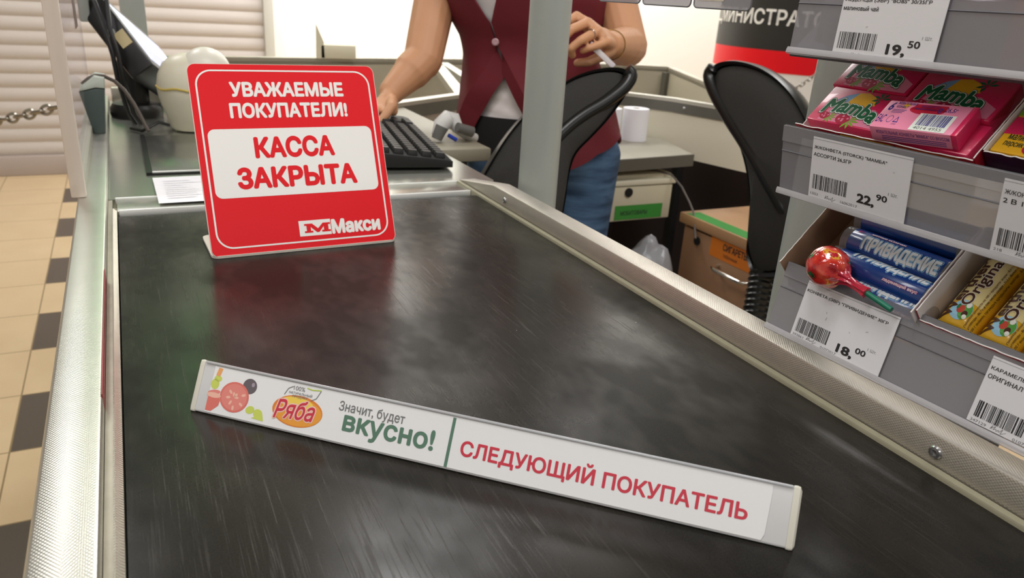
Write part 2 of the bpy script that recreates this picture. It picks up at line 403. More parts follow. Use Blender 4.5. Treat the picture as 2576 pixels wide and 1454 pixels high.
# left rail
def extr(profile, y0, y1): 
    m = MB(); m.prism(profile, -y1, -y0, frame((0, 0, 0), (1, 0, 0), (0, 0, 1))); return m
rb = [(-0.0690, -0.11), (-0.0690, 0.009), (-0.0675, 0.0115), (-0.066, 0.0122), (-0.039, 0.0122), (-0.0375, 0.0115), (-0.0368, 0.0098), (-0.0365, -0.006), (-0.048, -0.02), (-0.062, -0.11)]
obj('left_rail', extr(rb, -0.45, 2.0), M_emb, ctr, True)
obj('left_channel', extr([(-0.0362, -0.02), (-0.0362, 0.0005), (-0.0312, 0.0012), (-0.0312, -0.02)], -0.45, 1.085), mat('channel_aluminium', '#b0aa9b', 0.45, 0.8, noise=(80, 0.2)), ctr, True)
obj('left_gap_strip', extr([(-0.0311, -0.02), (-0.0311, 0.0042), (-0.0302, 0.0046), (-0.0262, 0.0012), (-0.0256, -0.02)], -0.45, 1.03), M_emb2, ctr, True)
obj('red_edging', extr([(-0.0372, 0.0), (-0.0372, 0.0126), (-0.0366, 0.0126), (-0.0366, 0.0)], 0.52, 0.78), mat('red_tape', '#9a4547', 0.5), ctr, True)
# right guard rail, cut back at its far end
obj('right_trim', extr([(0.4525, -0.02), (0.4525, 0.0015), (0.4535, 0.0032), (0.4585, 0.0036), (0.4585, -0.02)], -0.45, 1.085), mat('cream_trim', '#99947e', 0.5, 0.2, noise=(120, 0.12)), ctr, True)
m = MB(); Y0, Y1, Y2 = -0.45, 0.965, 1.095
pf = [(0.4600, 0.0005), (0.4600, 0.0228), (0.4606, 0.0243), (0.4622, 0.0250), (0.4855, 0.0250), (0.4870, 0.0240), (0.4875, 0.0225), (0.4875, -0.10), (0.4800, -0.10), (0.4800, 0.0005)]
pe = [(x, min(z, 0.003)) for x, z in pf]
m.loft([[(x, y, z) for x, z in p] for y, p in ((Y0, pf), (Y1, pf), (Y2, pe))], sm=False)
gr = obj('guard_rail', m, mat_embossed('embossed_rail_steel', '#d2ccc2', 0.46, 0.0022, 0.00010), ctr, True)
M_rivet = mat('rivet_steel', '#b9b9bb', 0.25, 0.9); 
for y in (0.256, 0.925):
    q = MB(); fm = frame((0.460, y, 0.0125), (0, -1, 0), (0, 0, 1)) 
    q.lathe([(0.0048, 0.0), (0.0048, 0.0008), (0.0040, 0.0017), (0.0022, 0.0020), (0.0018, 0.0004), (0.0002, 0.0003)], 20, 0, fm); obj('rivet', q, M_rivet, gr, True)
# steel end plate beyond the belt and the steel top
obj('roller_cover', MB().bb(-0.026, 0.46, 1.0285, 1.088, -0.02, 0.0012, bev=0.001), M_steel, ctr, True)
obj('cover_lip', MB().bb(-0.024, 0.452, 1.0265, 1.0305, -0.006, 0.0026, bev=0.001), mat('steel_edge_glint', '#f2f3ee', 0.25, 0.15), ctr, True)  # near-white colour paints the bright glint along the steel edges
obj('cover_lip', MB().bb(-0.028, 0.462, 1.088, 1.0915, -0.006, 0.0028, bev=0.001), MATS['steel_edge_glint'], ctr, True)
obj('counter_top', MB().bb(-0.036, 0.52, 1.0915, 2.0, -0.012, 0.0), M_steel, ctr, True)
# scanner window
sw = obj('scanner_window', MB().bb(0.022, 0.474, 1.228, 1.53, -0.001, 0.0035, bev=0.0012), mat('scanner_plate', '#9b9c93', 0.22, 0.8, noise=(20, 0.06)), ctr, True)
obj('window_frame', MB().bb(0.014, 0.022, 1.222, 1.536, 0, 0.0042).bb(0.014, 0.48, 1.222, 1.2265, 0, 0.003), M_black, sw, True)
obj('front_edge', MB().bb(0.022, 0.474, 1.2265, 1.231, 0, 0.0048, bev=0.0012), MATS['steel_edge_glint'], sw, True)
obj('side_shelf', MB().bb(0.521, 0.64, 1.36, 2.0, -0.03, -0.004, bev=0.003), mat('grey_side_shelf', '#98917f', 0.5), ctr, True)
obj('back_upstand', MB().bb(-0.03, 0.46, 1.96, 1.985, 0.0, 0.035, bev=0.003), M_steelr, ctr, True)

# white receipt lying over the end plate
m = MB(); n = 10
vs = []; W_, L_ = 0.10, 0.145
fm = frame((0.0225, 1.042, 0.0032), (0.999, 0.012, 0), (-0.03, 1, 0))
for j in range(n + 1):
    for i in range(5): vs.append((W_ * i / 4, L_ * j / n, 0.0006 + 0.0012 * math.sin(j * 0.9) * (i / 4) + 0.0008))
m.add(vs, [(j * 5 + i, j * 5 + i + 1, j * 5 + i + 6, j * 5 + i + 5) for j in range(n) for i in range(4)], 0, fm, True)
rc = random.Random(3)
for j in range(9):
    m.poly([(0.012, 0.02 + j * 0.012), (0.012 + rc.uniform(0.02, 0.07), 0.02 + j * 0.012), (0.05, 0.0225 + j * 0.012), (0.012, 0.0225 + j * 0.012)], 0.0028, fm, 1)
tag(obj('receipt', m, [M_paper, mat('faint_print', '#d9d8dc', 0.7)]), 'white paper slip lying on the steel plate behind the red sign', 'paper')

# ------------------------------------------------------------------ red counter sign
SO = Vector((0.0631, 0.8159, 0.0008)); SD = Vector((0.9994, 0.0353, 0)); SU = Vector((-0.0144, 0.4065, 0.9135))
FS = frame(SO, SD, SU)
sg = thing('counter_sign', 'red bent board sign saying the checkout is closed, on the belt', 'sign', FS)
m = MB(); m.prism(rrect(0, 0.0005, 0.2058, 0.2100, 0.0085), -0.0030, 0, mi=0)
pan = obj('panel', m, [M_core], sg)
m = MB(); m.prism(rrect(0.0006, 0.0010, 0.2052, 0.2096, 0.008), 0, 0.0003)
obj('red_face', m, M_red, sg)
a = rrect(0.0066, 0.0085, 0.1989, 0.2035, 0.0175, 10); b = rrect(0.0084, 0.0102, 0.1971, 0.2018, 0.0158, 10)
obj('border_line', MB().ringband(a, b, 0.00045), M_white, sg)
obj('white_field', MB().poly(rrect(0.0120, 0.0632, 0.1933, 0.1384, 0.0075), 0.00045), M_white, sg)
m = MB(); B = 0.044
m.text('УВАЖАЕМЫЕ', (0.0408, 0.1736, 0.1662, 0.1902), z=0.0005, bold=B); m.text('ПОКУПАТЕЛИ!', (0.0380, 0.1499, 0.1680, 0.1671), z=0.0005, bold=B)
obj('white_lettering', m, M_white, sg)
m = MB(); m.text('КАССА', (0.0584, 0.1050, 0.1470, 0.1293), z=0.00055, bold=0.050); m.text('ЗАКРЫТА', (0.0362, 0.0717, 0.1690, 0.0960), z=0.00055, bold=0.050)
obj('red_lettering', m, M_red, sg)
m = MB(); m.poly([(0.0947, 0.0153), (0.1305, 0.0153), (0.1303, 0.0328), (0.0948, 0.0327)], 0.0005)
m.text('Макси', (0.1312, 0.0150, 0.1888, 0.0322), z=0.0005, bold=0.055)
# the slab letter in the white box
L = [(0, 0), (0.36, 0), (0.36, 0.2), (0.27, 0.2), (0.27, 0.62), (0.52, 0.0), (0.62, 0.0), (0.83, 0.62), (0.83, 0.2), (0.74, 0.2), (0.74, 0), (1.12, 0), (1.12, 0.2), (1.03, 0.2), (1.03, 0.8), (1.12, 0.8), (1.12, 1), (0.80, 1), (0.58, 0.42), (0.34, 1), (0, 1), (0, 0.8), (0.09, 0.8), (0.09, 0.2), (0, 0.2)]
m.poly([(0.1005 + x * 0.0262, 0.0188 + y * 0.0102) for x, y in L], 0.0007, mi=1)
obj('shop_logo', m, [M_white, M_red], sg)
# bent foot lying on the belt behind the panel
m = MB(); m.prism(rrect(0.0, 0.0, 0.2058, 0.080, 0.008), -0.0015, 0.0012)
ft = frame((SO.x, SO.y, 0.0018), SD, Vector((-0.0353, 0.9994, 0)))
mm = MB(); mm.add([ft @ Vector(v) for v in m.v], m.f, 0)
obj('foot', mm, M_core, sg, True)

# ------------------------------------------------------------------ divider bar
BO = Vector((0.0167, 0.4989, 0.0004)); BD = Vector((0.7318, -0.6816, 0)).normalized(); BU = Vector((0.32, 0.3435, 0.8829))
FB = frame(BO, BD, BU)                        # local x along the bar, y up the printed face, z out of it
bar = thing('divider_bar', 'white triangular bar with print lying across the belt', 'divider bar', FB)
Lb = 0.394; hb = 0.0362
# the lower side of the triangle lies on the belt
bl = FB.to_3x3().inverted() @ Vector((0.6816, 0.7318, 0))
bl2 = (bl.y, bl.z); Lr = 0.036
P0 = (0.0, 0.0); P1 = (hb, 0.0); P2 = (bl2[0] * Lr, bl2[1] * Lr)
def rounded(ps, r, n=4):
    out = []
    for i in range(len(ps)):
        p = Vector(ps[i]); a = (Vector(ps[i - 1]) - p).normalized(); b = (Vector(ps[(i + 1) % len(ps)]) - p).normalized()
        for k in range(n + 1):
            t = k / n; q0 = p + a * r; q1 = p + b * r; out.append(tuple((1 - t) ** 2 * q0 + 2 * t * (1 - t) * p + t * t * q1))
    return out
cs = rounded([P0, P2, P1], 0.0022)
M_barb = mat('grey_white_plastic', '#d5d4d4', 0.30); M_cap = mat('ivory_plastic_cap', '#dcd8ca', 0.4)
m = MB(); m.loft([[(x, y, z) for y, z in cs] for x in (0.002, Lb - 0.002)], sm=True); obj('body', m, M_barb, bar)
def scaled(ps, k, o=(0.016, -0.011)): return [((y - o[0]) * k + o[0], (z - o[1]) * k + o[1]) for y, z in ps]
for x0, x1, lab in ((-0.0025, 0.0022, 'left'), (Lb - 0.0025, Lb + 0.0022, 'right')):
    m = MB(); cc = [(0, 0.90), (0.25, 1.02), (0.6, 1.04), (1, 1.03)] if x0 < 0 else [(0, 1.03), (0.4, 1.04), (0.75, 1.02), (1, 0.90)]
    m.loft([[(x0 + (x1 - x0) * q, y, z) for y, z in scaled(cs, k)] for q, k in cc]); obj('end_cap', m, M_cap, bar)
# printed paper insert
Zp = 0.00035
m = MB(); m.poly([(0.0100, 0.0020), (0.3780, 0.0022), (0.3795, 0.0060), (0.3805, 0.0300), (0.3800, 0.0338), (0.0108, 0.0335)], Zp)
ins = obj('paper_insert', m, mat('insert_paper', '#efeeee', 0.35, coat=0.3), bar)
M_bred = mat('print_carmine', '#cf3a4c', 0.45); M_bgrn = mat('print_grey_green', '#5c7e6b', 0.45); M_bgry = mat('print_grey', '#77797a', 0.45)
m = MB(); m.text('СЛЕДУЮЩИЙ ПОКУПАТЕЛЬ', (0.1946, 0.0090, 0.3690, 0.0232), z=Zp + 1e-4, bold=0.030); obj('red_lettering', m, M_bred, ins)
m = MB(); m.text('Значит, будет', (0.1078, 0.0205, 0.1545, 0.0287), z=Zp + 1e-4, bold=0.014); obj('grey_lettering', m, M_bgry, ins)
m = MB(); m.text('вкусно!', (0.1128, 0.0062, 0.1768, 0.0228), z=Zp + 1e-4, bold=0.030); m.poly([(0.1859, 0.0021), (0.1880, 0.0021), (0.1883, 0.0332), (0.1862, 0.0332)], Zp + 1e-4)
obj('green_lettering', m, M_bgrn, ins)
# brand oval
m = MB(); m.poly(ell(0.0787, 0.0155, 0.0186, 0.0104, 40, 0.03), Zp + 1e-4, mi=0); m.poly(ell(0.0792, 0.0150, 0.0176, 0.0092, 40, 0.03), Zp + 1.5e-4, mi=1); m.poly(ell(0.0775, 0.0205, 0.0120, 0.0042, 30), Zp + 1.8e-4, mi=2)
arc = lambda x, y, z: (x, y + 2.2 * (x - 0.0775) ** 2 * -1 + 0.0004 + 0.30 * (x - 0.0775) * 0.25, z)
m.text('Ряба', (0.0612, 0.0085, 0.0925, 0.0230), z=Zp + 2.2e-4, bold=0.07, shear=0.25, warp=arc, mi=3); m.text('Ряба', (0.0620, 0.0093, 0.0917, 0.0222), z=Zp + 2.8e-4, bold=0.018, shear=0.25, warp=arc, mi=4)
m.text('100%', (0.0728, 0.0289, 0.0812, 0.0318), z=Zp + 2e-4, mi=5); m.text('НАТУРАЛЬНЫЙ', (0.0700, 0.0262, 0.0872, 0.0283), z=Zp + 2e-4, mi=5, bold=0.005); m.text('ПРОДУКТ', (0.0730, 0.0237, 0.0840, 0.0257), z=Zp + 2.6e-4, mi=5, bold=0.005)
lf = [(0.0668, 0.0247), (0.0690, 0.0292), (0.0725, 0.0312)]; 
def stroke(m, pts, wd, z, mi):
    for (x0, y0), (x1, y1) in zip(pts[:-1], pts[1:]):
        d = Vector((x1 - x0, y1 - y0)).normalized() * wd / 2; m.poly([(x0 - d.y, y0 + d.x), (x0 + d.y, y0 - d.x), (x1 + d.y, y1 - d.x), (x1 - d.y, y1 + d.x)], z, mi=mi)
stroke(m, lf, 0.0005, Zp + 2e-4, 5); stroke(m, [(0.0868, 0.0240), (0.0905, 0.0262), (0.0930, 0.0318)], 0.0005, Zp + 2e-4, 5); stroke(m, [(0.0825, 0.0318), (0.0865, 0.0312), (0.0930, 0.0320)], 0.0007, Zp + 2e-4, 6)
obj('brand_mark', m, [mat('print_orange_edge', '#e2853c', 0.45), mat('print_orange', '#eda03e', 0.45), mat('print_yellow', '#f6d25a', 0.45), mat('print_pale_pink', '#f3c9bd', 0.45), M_bred, M_bgry, mat('print_lime', '#b9cf4d', 0.45)], ins)
# vegetables printed at the left end
m = MB(); z = Zp + 1e-4
m.poly(ell(0.0402, 0.0248, 0.0054, 0.0052, 24), z, mi=3); m.poly(ell(0.0425, 0.0262, 0.0012, 0.0015, 12), z + 2e-5, mi=6)
m.poly(ell(0.0302, 0.0155, 0.0112, 0.0103, 36), z + 4e-5, mi=0); m.poly(ell(0.0302, 0.0155, 0.0098, 0.0090, 36), z + 6e-5, mi=1)
rr = random.Random(4)
for k in range(9):
    a = k * 2.4; q = 0.0018 + 0.006 * (k % 3) / 2.2; m.poly(ell(0.0302 + q * math.cos(a), 0.0155 + q * math.sin(a), 0.0017, 0.0009, 12, a), z + 8e-5, mi=2)
m.poly([(0.0102, 0.0030), (0.0145, 0.0030), (0.0195, 0.0075), (0.0200, 0.0110), (0.0190, 0.0130), (0.0103, 0.0125)], z + 5e-5, mi=0); m.poly(ell(0.0145, 0.0140, 0.0055, 0.0018, 20), z + 7e-5, mi=2); m.poly(ell(0.0142, 0.0160, 0.0048, 0.0016, 20, 0.2), z + 6e-5, mi=1)
m.poly(ell(0.0135, 0.0215, 0.0032, 0.0036, 18), z, mi=4); m.poly(ell(0.0150, 0.0255, 0.0030, 0.0020, 18), z, mi=4); m.poly([(0.0128, 0.0275), (0.0160, 0.0270), (0.0172, 0.0325), (0.0140, 0.0330)], z + 3e-5, mi=5)
m.poly(ell(0.0440, 0.0095, 0.0034, 0.0026, 16, 0.4), z, mi=4); m.poly(ell(0.0505, 0.0080, 0.0036, 0.0032, 16, -0.4), z, mi=4); m.poly([(0.0460, 0.0045), (0.0555, 0.0040), (0.0540, 0.0085)], z + 2e-5, mi=4)
obj('vegetable_print', m, [mat('print_tomato_skin', '#e0776c', 0.45), mat('print_tomato', '#e68a80', 0.45), mat('print_tomato_light', '#f2bba7', 0.45), mat('print_olive_black', '#6a6167', 0.45), mat('print_lettuce', '#cdd865', 0.45), mat('print_carrot', '#f0ab6a', 0.45), mat('print_highlight', '#a79aa6', 0.45)], ins)
obj('clear_cover_edge', MB().bb(0.003, 0.391, 0.0343, 0.0360, -0.0003, 0.0012, bev=0.0004), mat('clear_edge', '#bdbdc0', 0.15, coat=0.5), bar)

# ------------------------------------------------------------------ sweets rack on the right rail
TH = math.radians(3.68)
RDv = Vector((math.sin(TH), -math.cos(TH), 0)); RUv = Vector((math.cos(TH), math.sin(TH), 0)); ZZ = Vector((0, 0, 1))
def railframe(o, lean):
    t = math.radians(lean); nn = -RUv * math.cos(t) + ZZ * math.sin(t); up = nn.cross(RDv); up = up if up.z > 0 else -up
    return frame(o, RDv, up)
F1 = railframe((0.4599, 0.4206, 0.035), 12); F2 = railframe((0.459, 0.4344, 0.1477), -9); F3 = railframe((0.458, 0.4499, 0.253), 2)
RK = frame((0.52, 0.72, -0.60), RDv, -RUv)
rack = thing('sweets_rack', 'grey two-post sweets rack with clear price rails above the right guard rail', 'rack', RK)
M_tray = mat('grey_shelf_sheet', '#5d5d60', 0.45, 0.4, noise=(20, 0.05))
def oval(c, a, b, z0, z1):
    m = MB(); m.loft([[tuple(Vector((c[0], c[1], z)) + RDv * (a * math.cos(2 * PI * k / 32)) + RUv * (b * math.sin(2 * PI * k / 32))) for k in range(32)] for z in (z0, z1)]); return m
for c in ((0.527, 0.955), (0.592, 0.500)):
    up_ = obj('upright', oval(c, 0.034, 0.026, -0.62, 0.75), M_pole, rack, True)
obj('support_beam', MB().box((0.600, 0.66, -0.09), (0.03, 0.66, 0.06), bev=0.003), M_pole, rack, True)
TL = math.radians(42); RVv = RUv * math.cos(TL) + ZZ * math.sin(TL)
PM = Vector((0.4713, 0.4308, 0.2053)); PB = Vector((0.4720, 0.4188, 0.0838)); PT = Vector((0.4703, 0.4463, 0.2640))
SM = frame(PM, RDv, RVv); SB = frame(PB, RDv, RVv); ST = frame(PT, RDv, RVv)
for fr, x0, zt in ((SB, -0.004, -0.0235), (SM, -0.012, -0.0157), (ST, -0.02, -0.0157)):
    m = MB(); m.bb(x0, 0.34, -0.003, 0.085, zt - 0.002, zt, fr); m.bb(x0, 0.34, 0.083, 0.085, zt, 0.006, fr)
    obj('shelf_tray', m, M_tray, rack, True)
def price_rail(fr, H, x1=0.34):
    m = MB()
    pf = [(0, -0.0022), (0.0006, -0.0030), (H - 0.002, -0.0030), (H, -0.0022), (H, -0.0012), (H - 0.012, -0.0006), (H - 0.0125, -0.0016), (0.003, -0.0016), (0.003, -0.0022)]
    def ex(ps, a, b): m.prism([(z, y) for y, z in ps], -b, -a, fr @ frame((0, 0, 0), (0, 0, 1), (0, 1, 0)))
    ex(pf, 0, x1); r = obj('price_rail', m, M_clear, rack, True)
    m = MB(); ex([(-0.0008, -0.0026), (-0.0012, 0.0010), (-0.0002, 0.0024), (0.0022, 0.0020), (0.0040, 0.0010), (0.0040, 0.0006), (0.0012, 0.0010), (0.0006, -0.0026)], 0, x1); obj('rail_lip', m, M_clear2, r, True)
    m = MB(); ex([(H * 0.62, -0.0016), (H * 0.62 + 0.0006, -0.0008), (H * 0.62 + 0.0012, -0.0016)], 0, x1); obj('rail_ridge', m, mat('rail_ridge_grey', '#6f6e74', 0.4), r, True)
for fr, H in ((F1, 0.0575), (F2, 0.0530), (F3, 0.056)): price_rail(fr, H)
# back strips that carry the price rails
for fr, H, sf in ((F1, 0.0575, SB), (F2, 0.0530, SM)):
    a = fr @ Vector((0.17, H, -0.003)); b = sf @ Vector((0.17, -0.005, -0.016))
    d_ = b - a; 
    m = MB(); m.bb(-0.17, 0.17, 0, max(d_.length, 0.004), -0.001, 0.0005, frame(a, RDv, d_ if d_.length > 0.004 else RUv)); obj('rail_bracket', m, M_tray, rack, True)

def price_tag(label, fr, x0, y0, lines, price, cents, num, date, seed, wd=0.080, ht=0.0463, dy=0.0, tz=0.0004):
    m = MB(); m.poly([(0, 0), (wd, 0), (wd, ht), (0, ht)], 0); m.poly([(0, ht), (wd, ht), (wd, 0), (0, 0)], -0.0002); z = 0.00012
    y = ht - 0.0062
    m.bb(0, wd, ht - 0.0016, ht - 0.0014, z, z + 1e-5, mi=2)
    for s in lines:
        h = 0.0031 if s.upper() == s else 0.0036
        k = len(s) * 0.00232 * (1.0 if s.upper() == s else 0.92); m.text(s, (0.0016, y - 0.0031, 0.0016 + k, y), z=z, bold=0.016, mi=1); y -= 0.0053
    m.bars(0.0030, 0.0044 + dy, 0.0330, 0.0156 + dy, z=z, mi=1, seed=seed)
    if price:
        m.text(price, (0.0420, 0.0022 + dy, 0.0562, 0.0102 + dy), z=z, bold=0.040, mi=1); m.text(cents, (0.0572, 0.0086 + dy, 0.0658, 0.0132 + dy), z=z, bold=0.024, mi=1); m.text('1 Шт.', (0.0660, 0.0142 + dy, 0.0732, 0.0164 + dy), z=z, mi=2)
    m.text(num, (0.0020, 0.0008 + dy / 2, 0.0020 + 0.0017 * len(num), 0.0027 + dy / 2), z=z, mi=2); m.text(date, (0.0290, 0.0002 + dy / 2, 0.0432, 0.0022 + dy / 2), z=z, mi=2)
    sgn = [(0.0150, 0.0012), (0.0162, 0.0040), (0.0156, 0.0016), (0.0178, 0.0040), (0.0170, 0.0014), (0.0184, 0.0026), (0.0188, 0.0012), (0.0200, 0.0026), (0.0204, 0.0014), (0.0222, 0.0040), (0.0216, 0.0006), (0.0245, 0.0028)]
    for (a, b), (c, d) in zip(sgn[:-1], sgn[1:]):
        q = Vector((c - a, d - b)).normalized() * 0.00013; m.poly([(a - q.y, b + q.x), (a + q.y, b - q.x), (c + q.y, d - q.x), (c - q.y, d + q.x)], z, mi=2)
    rr = random.Random(seed)
    for _ in range(4 if seed == 3 else 1):
        sx, sy = rr.uniform(0.01, wd - 0.01), rr.uniform(0.02, ht - 0.012); m.poly(ell(sx, sy, rr.uniform(0.0006, 0.0016), 0.0004, 8, rr.uniform(0, 3)), z, mi=3)
    o = obj('price_tag', m, [M_paper, M_ink, M_ink2, mat('smudge', '#c3c1c4', 0.8)], M=fr @ T(x0, y0, tz)); return tag(o, label, 'price tag', 'paper price tags in the clear shelf rails')
price_tag('white price tag 22,90 on the middle shelf rail, below the pink candy packs', F2, 0.0300, 0.0040, ['Ж/КОНФЕТА (STORCK) "МАМБА"', 'АССОРТИ 26,5ГР'], '22,', '90', '1503', '16062017', 2, 0.0805, 0.0460, 0.0024)
price_tag('smudged white price tag 18,00 on the bottom shelf rail, below the blue candy tubes', F1, 0.0252, 0.0035, ['КОНФЕТА (ЭВР) "ПРИВИДЕНИЕ" 30ГР'], '18,', '00', '393861', '01072017', 3, 0.0805, 0.0463)
price_tag('white price tag 19,50 on the top shelf rail, cut by the upper picture edge', F3, 0.0402, 0.0004, ['ЛЕДЕНЦЫ (ЭВР) "BOBS" 30/35ГР', 'малиновый чай'], '19,', '50', '0508', '01072017', 4, 0.0775, 0.0463, 0.0018)
price_tag('white caramel price tag on the bottom shelf rail, below the golden bars', F1, 0.1712, 0.0045, ['КАРАМЕЛЬ (STORCK) "WERTHERS', 'ОРИГИНАЛ" 80ГР'], '59,', '90', '347129', '01072017', 5, 0.0805, 0.0455)
price_tag('white price tag on the middle shelf rail, cut by the right picture edge', F2, 0.1690, 0.0040, ['Ж/КОНФЕТА "МАМБА"', '2 В 1'], '', '', '218', '16062017', 6, 0.0805, 0.0463)

# ------------------------------------------------------------------ chewy sweets on the middle shelf
M_pk = mat('print_hot_pink', '#e0295f', 0.32, coat=0.2); M_pkl = mat('print_light_pink', '#f08fae', 0.34); M_pkd = mat('print_deep_red', '#c11a3a', 0.34)
M_grn = mat('logo_green', '#12623c', 0.35); M_lgw = mat('logo_white', '#eef2ea', 0.4); M_lgk = mat('logo_outline', '#1b3a2c', 0.4)
M_yel = mat('print_sun_yellow', '#f2b71c', 0.35); M_blu = mat('print_sky_blue', '#86b1dc', 0.35); M_ber = mat('print_berry', '#b5173f', 0.35); M_lea = mat('print_leaf', '#7fae2f', 0.35); M_nav = mat('print_navy', '#2b2a86', 0.4); M_prp = mat('print_purple', '#4a1238', 0.35)
PKM = [M_pk, M_pkl, M_grn, M_lgw, M_lgk, M_yel, M_blu, M_ber, M_lea, M_nav, M_pkd]
def pack_body(m, L, W, H, mi=0): m.bb(0, L, 0, W, -H, 0, bev=0.0012, mi=mi)
def logo(m, x0, y0, x1, y1, z=0.0001):
    cx = (x0 + x1) / 2 - 0.1 * (x1 - x0)
    wp = lambda k: (lambda x, y, zz: (x, y - k * (x - cx) ** 2 / (x1 - cx) ** 2 * (y1 - y0) * 0.42 , zz))
    m.text('Mamba', (x0 - .0011, y0 - .0014, x1 + .0013, y1 + .0014), z=z, bold=0.085, shear=0.12, warp=wp(1), mi=4)
    m.text('Mamba', (x0 - .0007, y0 - .0009, x1 + .0008, y1 + .0009), z=z + 5e-5, bold=0.068, shear=0.12, warp=wp(1), mi=3)
    m.text('Mamba', (x0, y0, x1, y1), z=z + 1e-4, bold=0.040, shear=0.12, warp=wp(1), mi=2)
def berry(m, cx, cy, r, z=0.00014):
    m.poly(ell(cx, cy, r * 1.25, r, 24, -0.4), z, mi=7)
    for k in range(10):
        a = k * 2.4; q = r * 0.75 * math.sqrt(k / 10); m.poly(ell(cx + q * math.cos(a) * 1.2, cy + q * math.sin(a), r * 0.2, r * 0.18, 10), z + 2e-5, mi=10 if k % 2 else 1)
    for k in range(6):
        a = -1.9 + k * 0.62; lx, ly = cx + r * 1.2, cy - r * 0.1
        m.poly([(lx, ly), (lx + r * 1.0 * math.cos(a) - r * .22 * math.sin(a), ly + r * 1.0 * math.sin(a) + r * .22 * math.cos(a)), (lx + r * 1.7 * math.cos(a), ly + r * 1.7 * math.sin(a)), (lx + r * 1.0 * math.cos(a) + r * .22 * math.sin(a), ly + r * 1.0 * math.sin(a) - r * .22 * math.cos(a))], z + 4e-5, mi=8)
def fruit_front(m, L, W):
    z = 6e-5
    m.poly([(0.14 * L, 0.0015), (0.96 * L, 0.0015), (0.97 * L, 0.30 * W), (0.75 * L, 0.52 * W), (0.2 * L, 0.45 * W)], z, mi=1)
    m.poly([(0.18 * L, 0.62 * W), (0.28 * L, 0.80 * W), (0.40 * L, 0.90 * W), (0.44 * L, 0.60 * W)], z + 1e-5, mi=6)
    m.poly([(0.34 * L, 0.60 * W), (0.40 * L, 0.90 * W), (0.52 * L, 0.93 * W), (0.64 * L, 0.84 * W), (0.70 * L, 0.62 * W), (0.5 * L, 0.5 * W)], z + 2e-5, mi=5)
    for k in range(6):                              # palm crown
        a = 0.2 + k * 0.85; cx, cy = 0.71 * L, 0.82 * W; l = 0.115 * L
        m.poly([(cx, cy), (cx + l * .6 * math.cos(a) - l * .18 * math.sin(a), cy + l * .6 * math.sin(a) + l * .18 * math.cos(a)), (cx + l * math.cos(a), cy + l * math.sin(a) * 0.9), (cx + l * .6 * math.cos(a) + l * .14 * math.sin(a), cy + l * .6 * math.sin(a) - l * .14 * math.cos(a))], z + 5e-5, mi=2)
    m.poly(ell(0.71 * L, 0.81 * W, 0.0012, 0.0012, 10), z + 8e-5, mi=7)
    logo(m, 0.10 * L, 0.30 * W, 0.83 * L, 0.70 * W, 0.00018)
    berry(m, 0.46 * L, 0.155 * W, 0.0050, 0.00012); berry(m, 0.20 * L, 0.17 * W, 0.0036, 0.00012)
GP = 'raspberry chew packs on the middle shelf'
def chew(label, fr, L=0.0635, W=0.0365, H=0.0130):
    o = MB(); pack_body(o, L, W, H); fruit_front(o, L, W)
    # glued flap at the right end
    o.add([(L + 1e-4, 0.002, -0.002), (L + 1e-4, W - 0.002, -0.002), (L + 1e-4, W * 0.5, -H + 0.003)], [(0, 1, 2)], 10)
    x = obj('candy_pack', o, PKM, M=fr); return tag(x, label, 'candy pack', GP)
chew('pink chew pack at the front left of the middle shelf, above the 22,90 tag', SM @ T(-0.001, 0.0004, 0))
chew('pink chew pack behind the front left pack, half under the top rail', SM @ T(-0.0048, 0.0376, 0.0002) @ R(0.01, 'X'))
chew('large-looking pink chew pack lying behind the barcode pack on the right', SM @ T(0.0612, 0.0253, 0.0012) @ Matrix.Diagonal((1.02, 1.0, 1, 1)))
o = MB(); pack_body(o, 0.0640, 0.0270, 0.0130, 0); tag(obj('candy_pack', o, PKM, M=SM @ T(0.0650, -0.0028, -0.0012)), 'pink chew pack underneath the barcode pack, only its right corner showing', 'candy pack', GP)
# the pack turned over, barcode up, leaning over the box edge
M4 = frame(SM @ Vector((0.0626, -0.0058, 0.0125)), (SM.to_3x3() @ Vector((1, 0.085, 0))), (SM.to_3x3() @ Vector((-0.2, 1, -0.08))))
o = MB(); L, W, H = 0.0605, 0.0285, 0.0125; pack_body(o, L, W, H, 1); z = 8e-5
o.bb(0.93 * L, L + 2e-4, -2e-4, W + 2e-4, -H - 2e-4, 1e-4, bev=0.001, mi=0)
o.poly(ell(0.50 * L, 0.74 * W, 0.20 * L, 0.17 * W, 24), z, mi=10); o.poly([(0.32 * L, 0.72 * W), (0.70 * L, 0.72 * W), (0.70 * L, 0.92 * W), (0.34 * L, 0.92 * W)], z, mi=10)
o.text('6', (0.055 * L, 0.62 * W, 0.105 * L, 0.92 * W), z=z, bold=0.02, shear=0.2, mi=9)
o.text('ЖЕВАТЕЛЬНЫХ', (0.125 * L, 0.86 * W, 0.35 * L, 0.95 * W), z=z + 1e-4, mi=9, bold=0.01); o.text('КОНФЕТ', (0.135 * L, 0.73 * W, 0.27 * L, 0.82 * W), z=z + 1e-4, mi=9, bold=0.01)
st = [(0.24 * L + (0.06 if k % 2 else 0.025) * L * math.cos(k * PI / 9), 0.83 * W + (0.13 if k % 2 else 0.05) * W * math.sin(k * PI / 9)) for k in range(18)]; o.poly(st, z + 3e-5, mi=5)
for k in range(3): o.bb(0.12 * L, (0.28 - 0.015 * k) * L, (0.66 - 0.05 * k) * W, (0.675 - 0.05 * k) * W, z, z + 1e-5, mi=9)
o.text('EAC', (0.025 * L, 0.18 * W, 0.11 * L, 0.46 * W), z=z, mi=9, bold=0.008); o.ringband(ell(0.175 * L, 0.32 * W, 0.033 * L, 0.125 * W), ell(0.175 * L, 0.32 * W, 0.029 * L, 0.11 * W), z, mi=9)
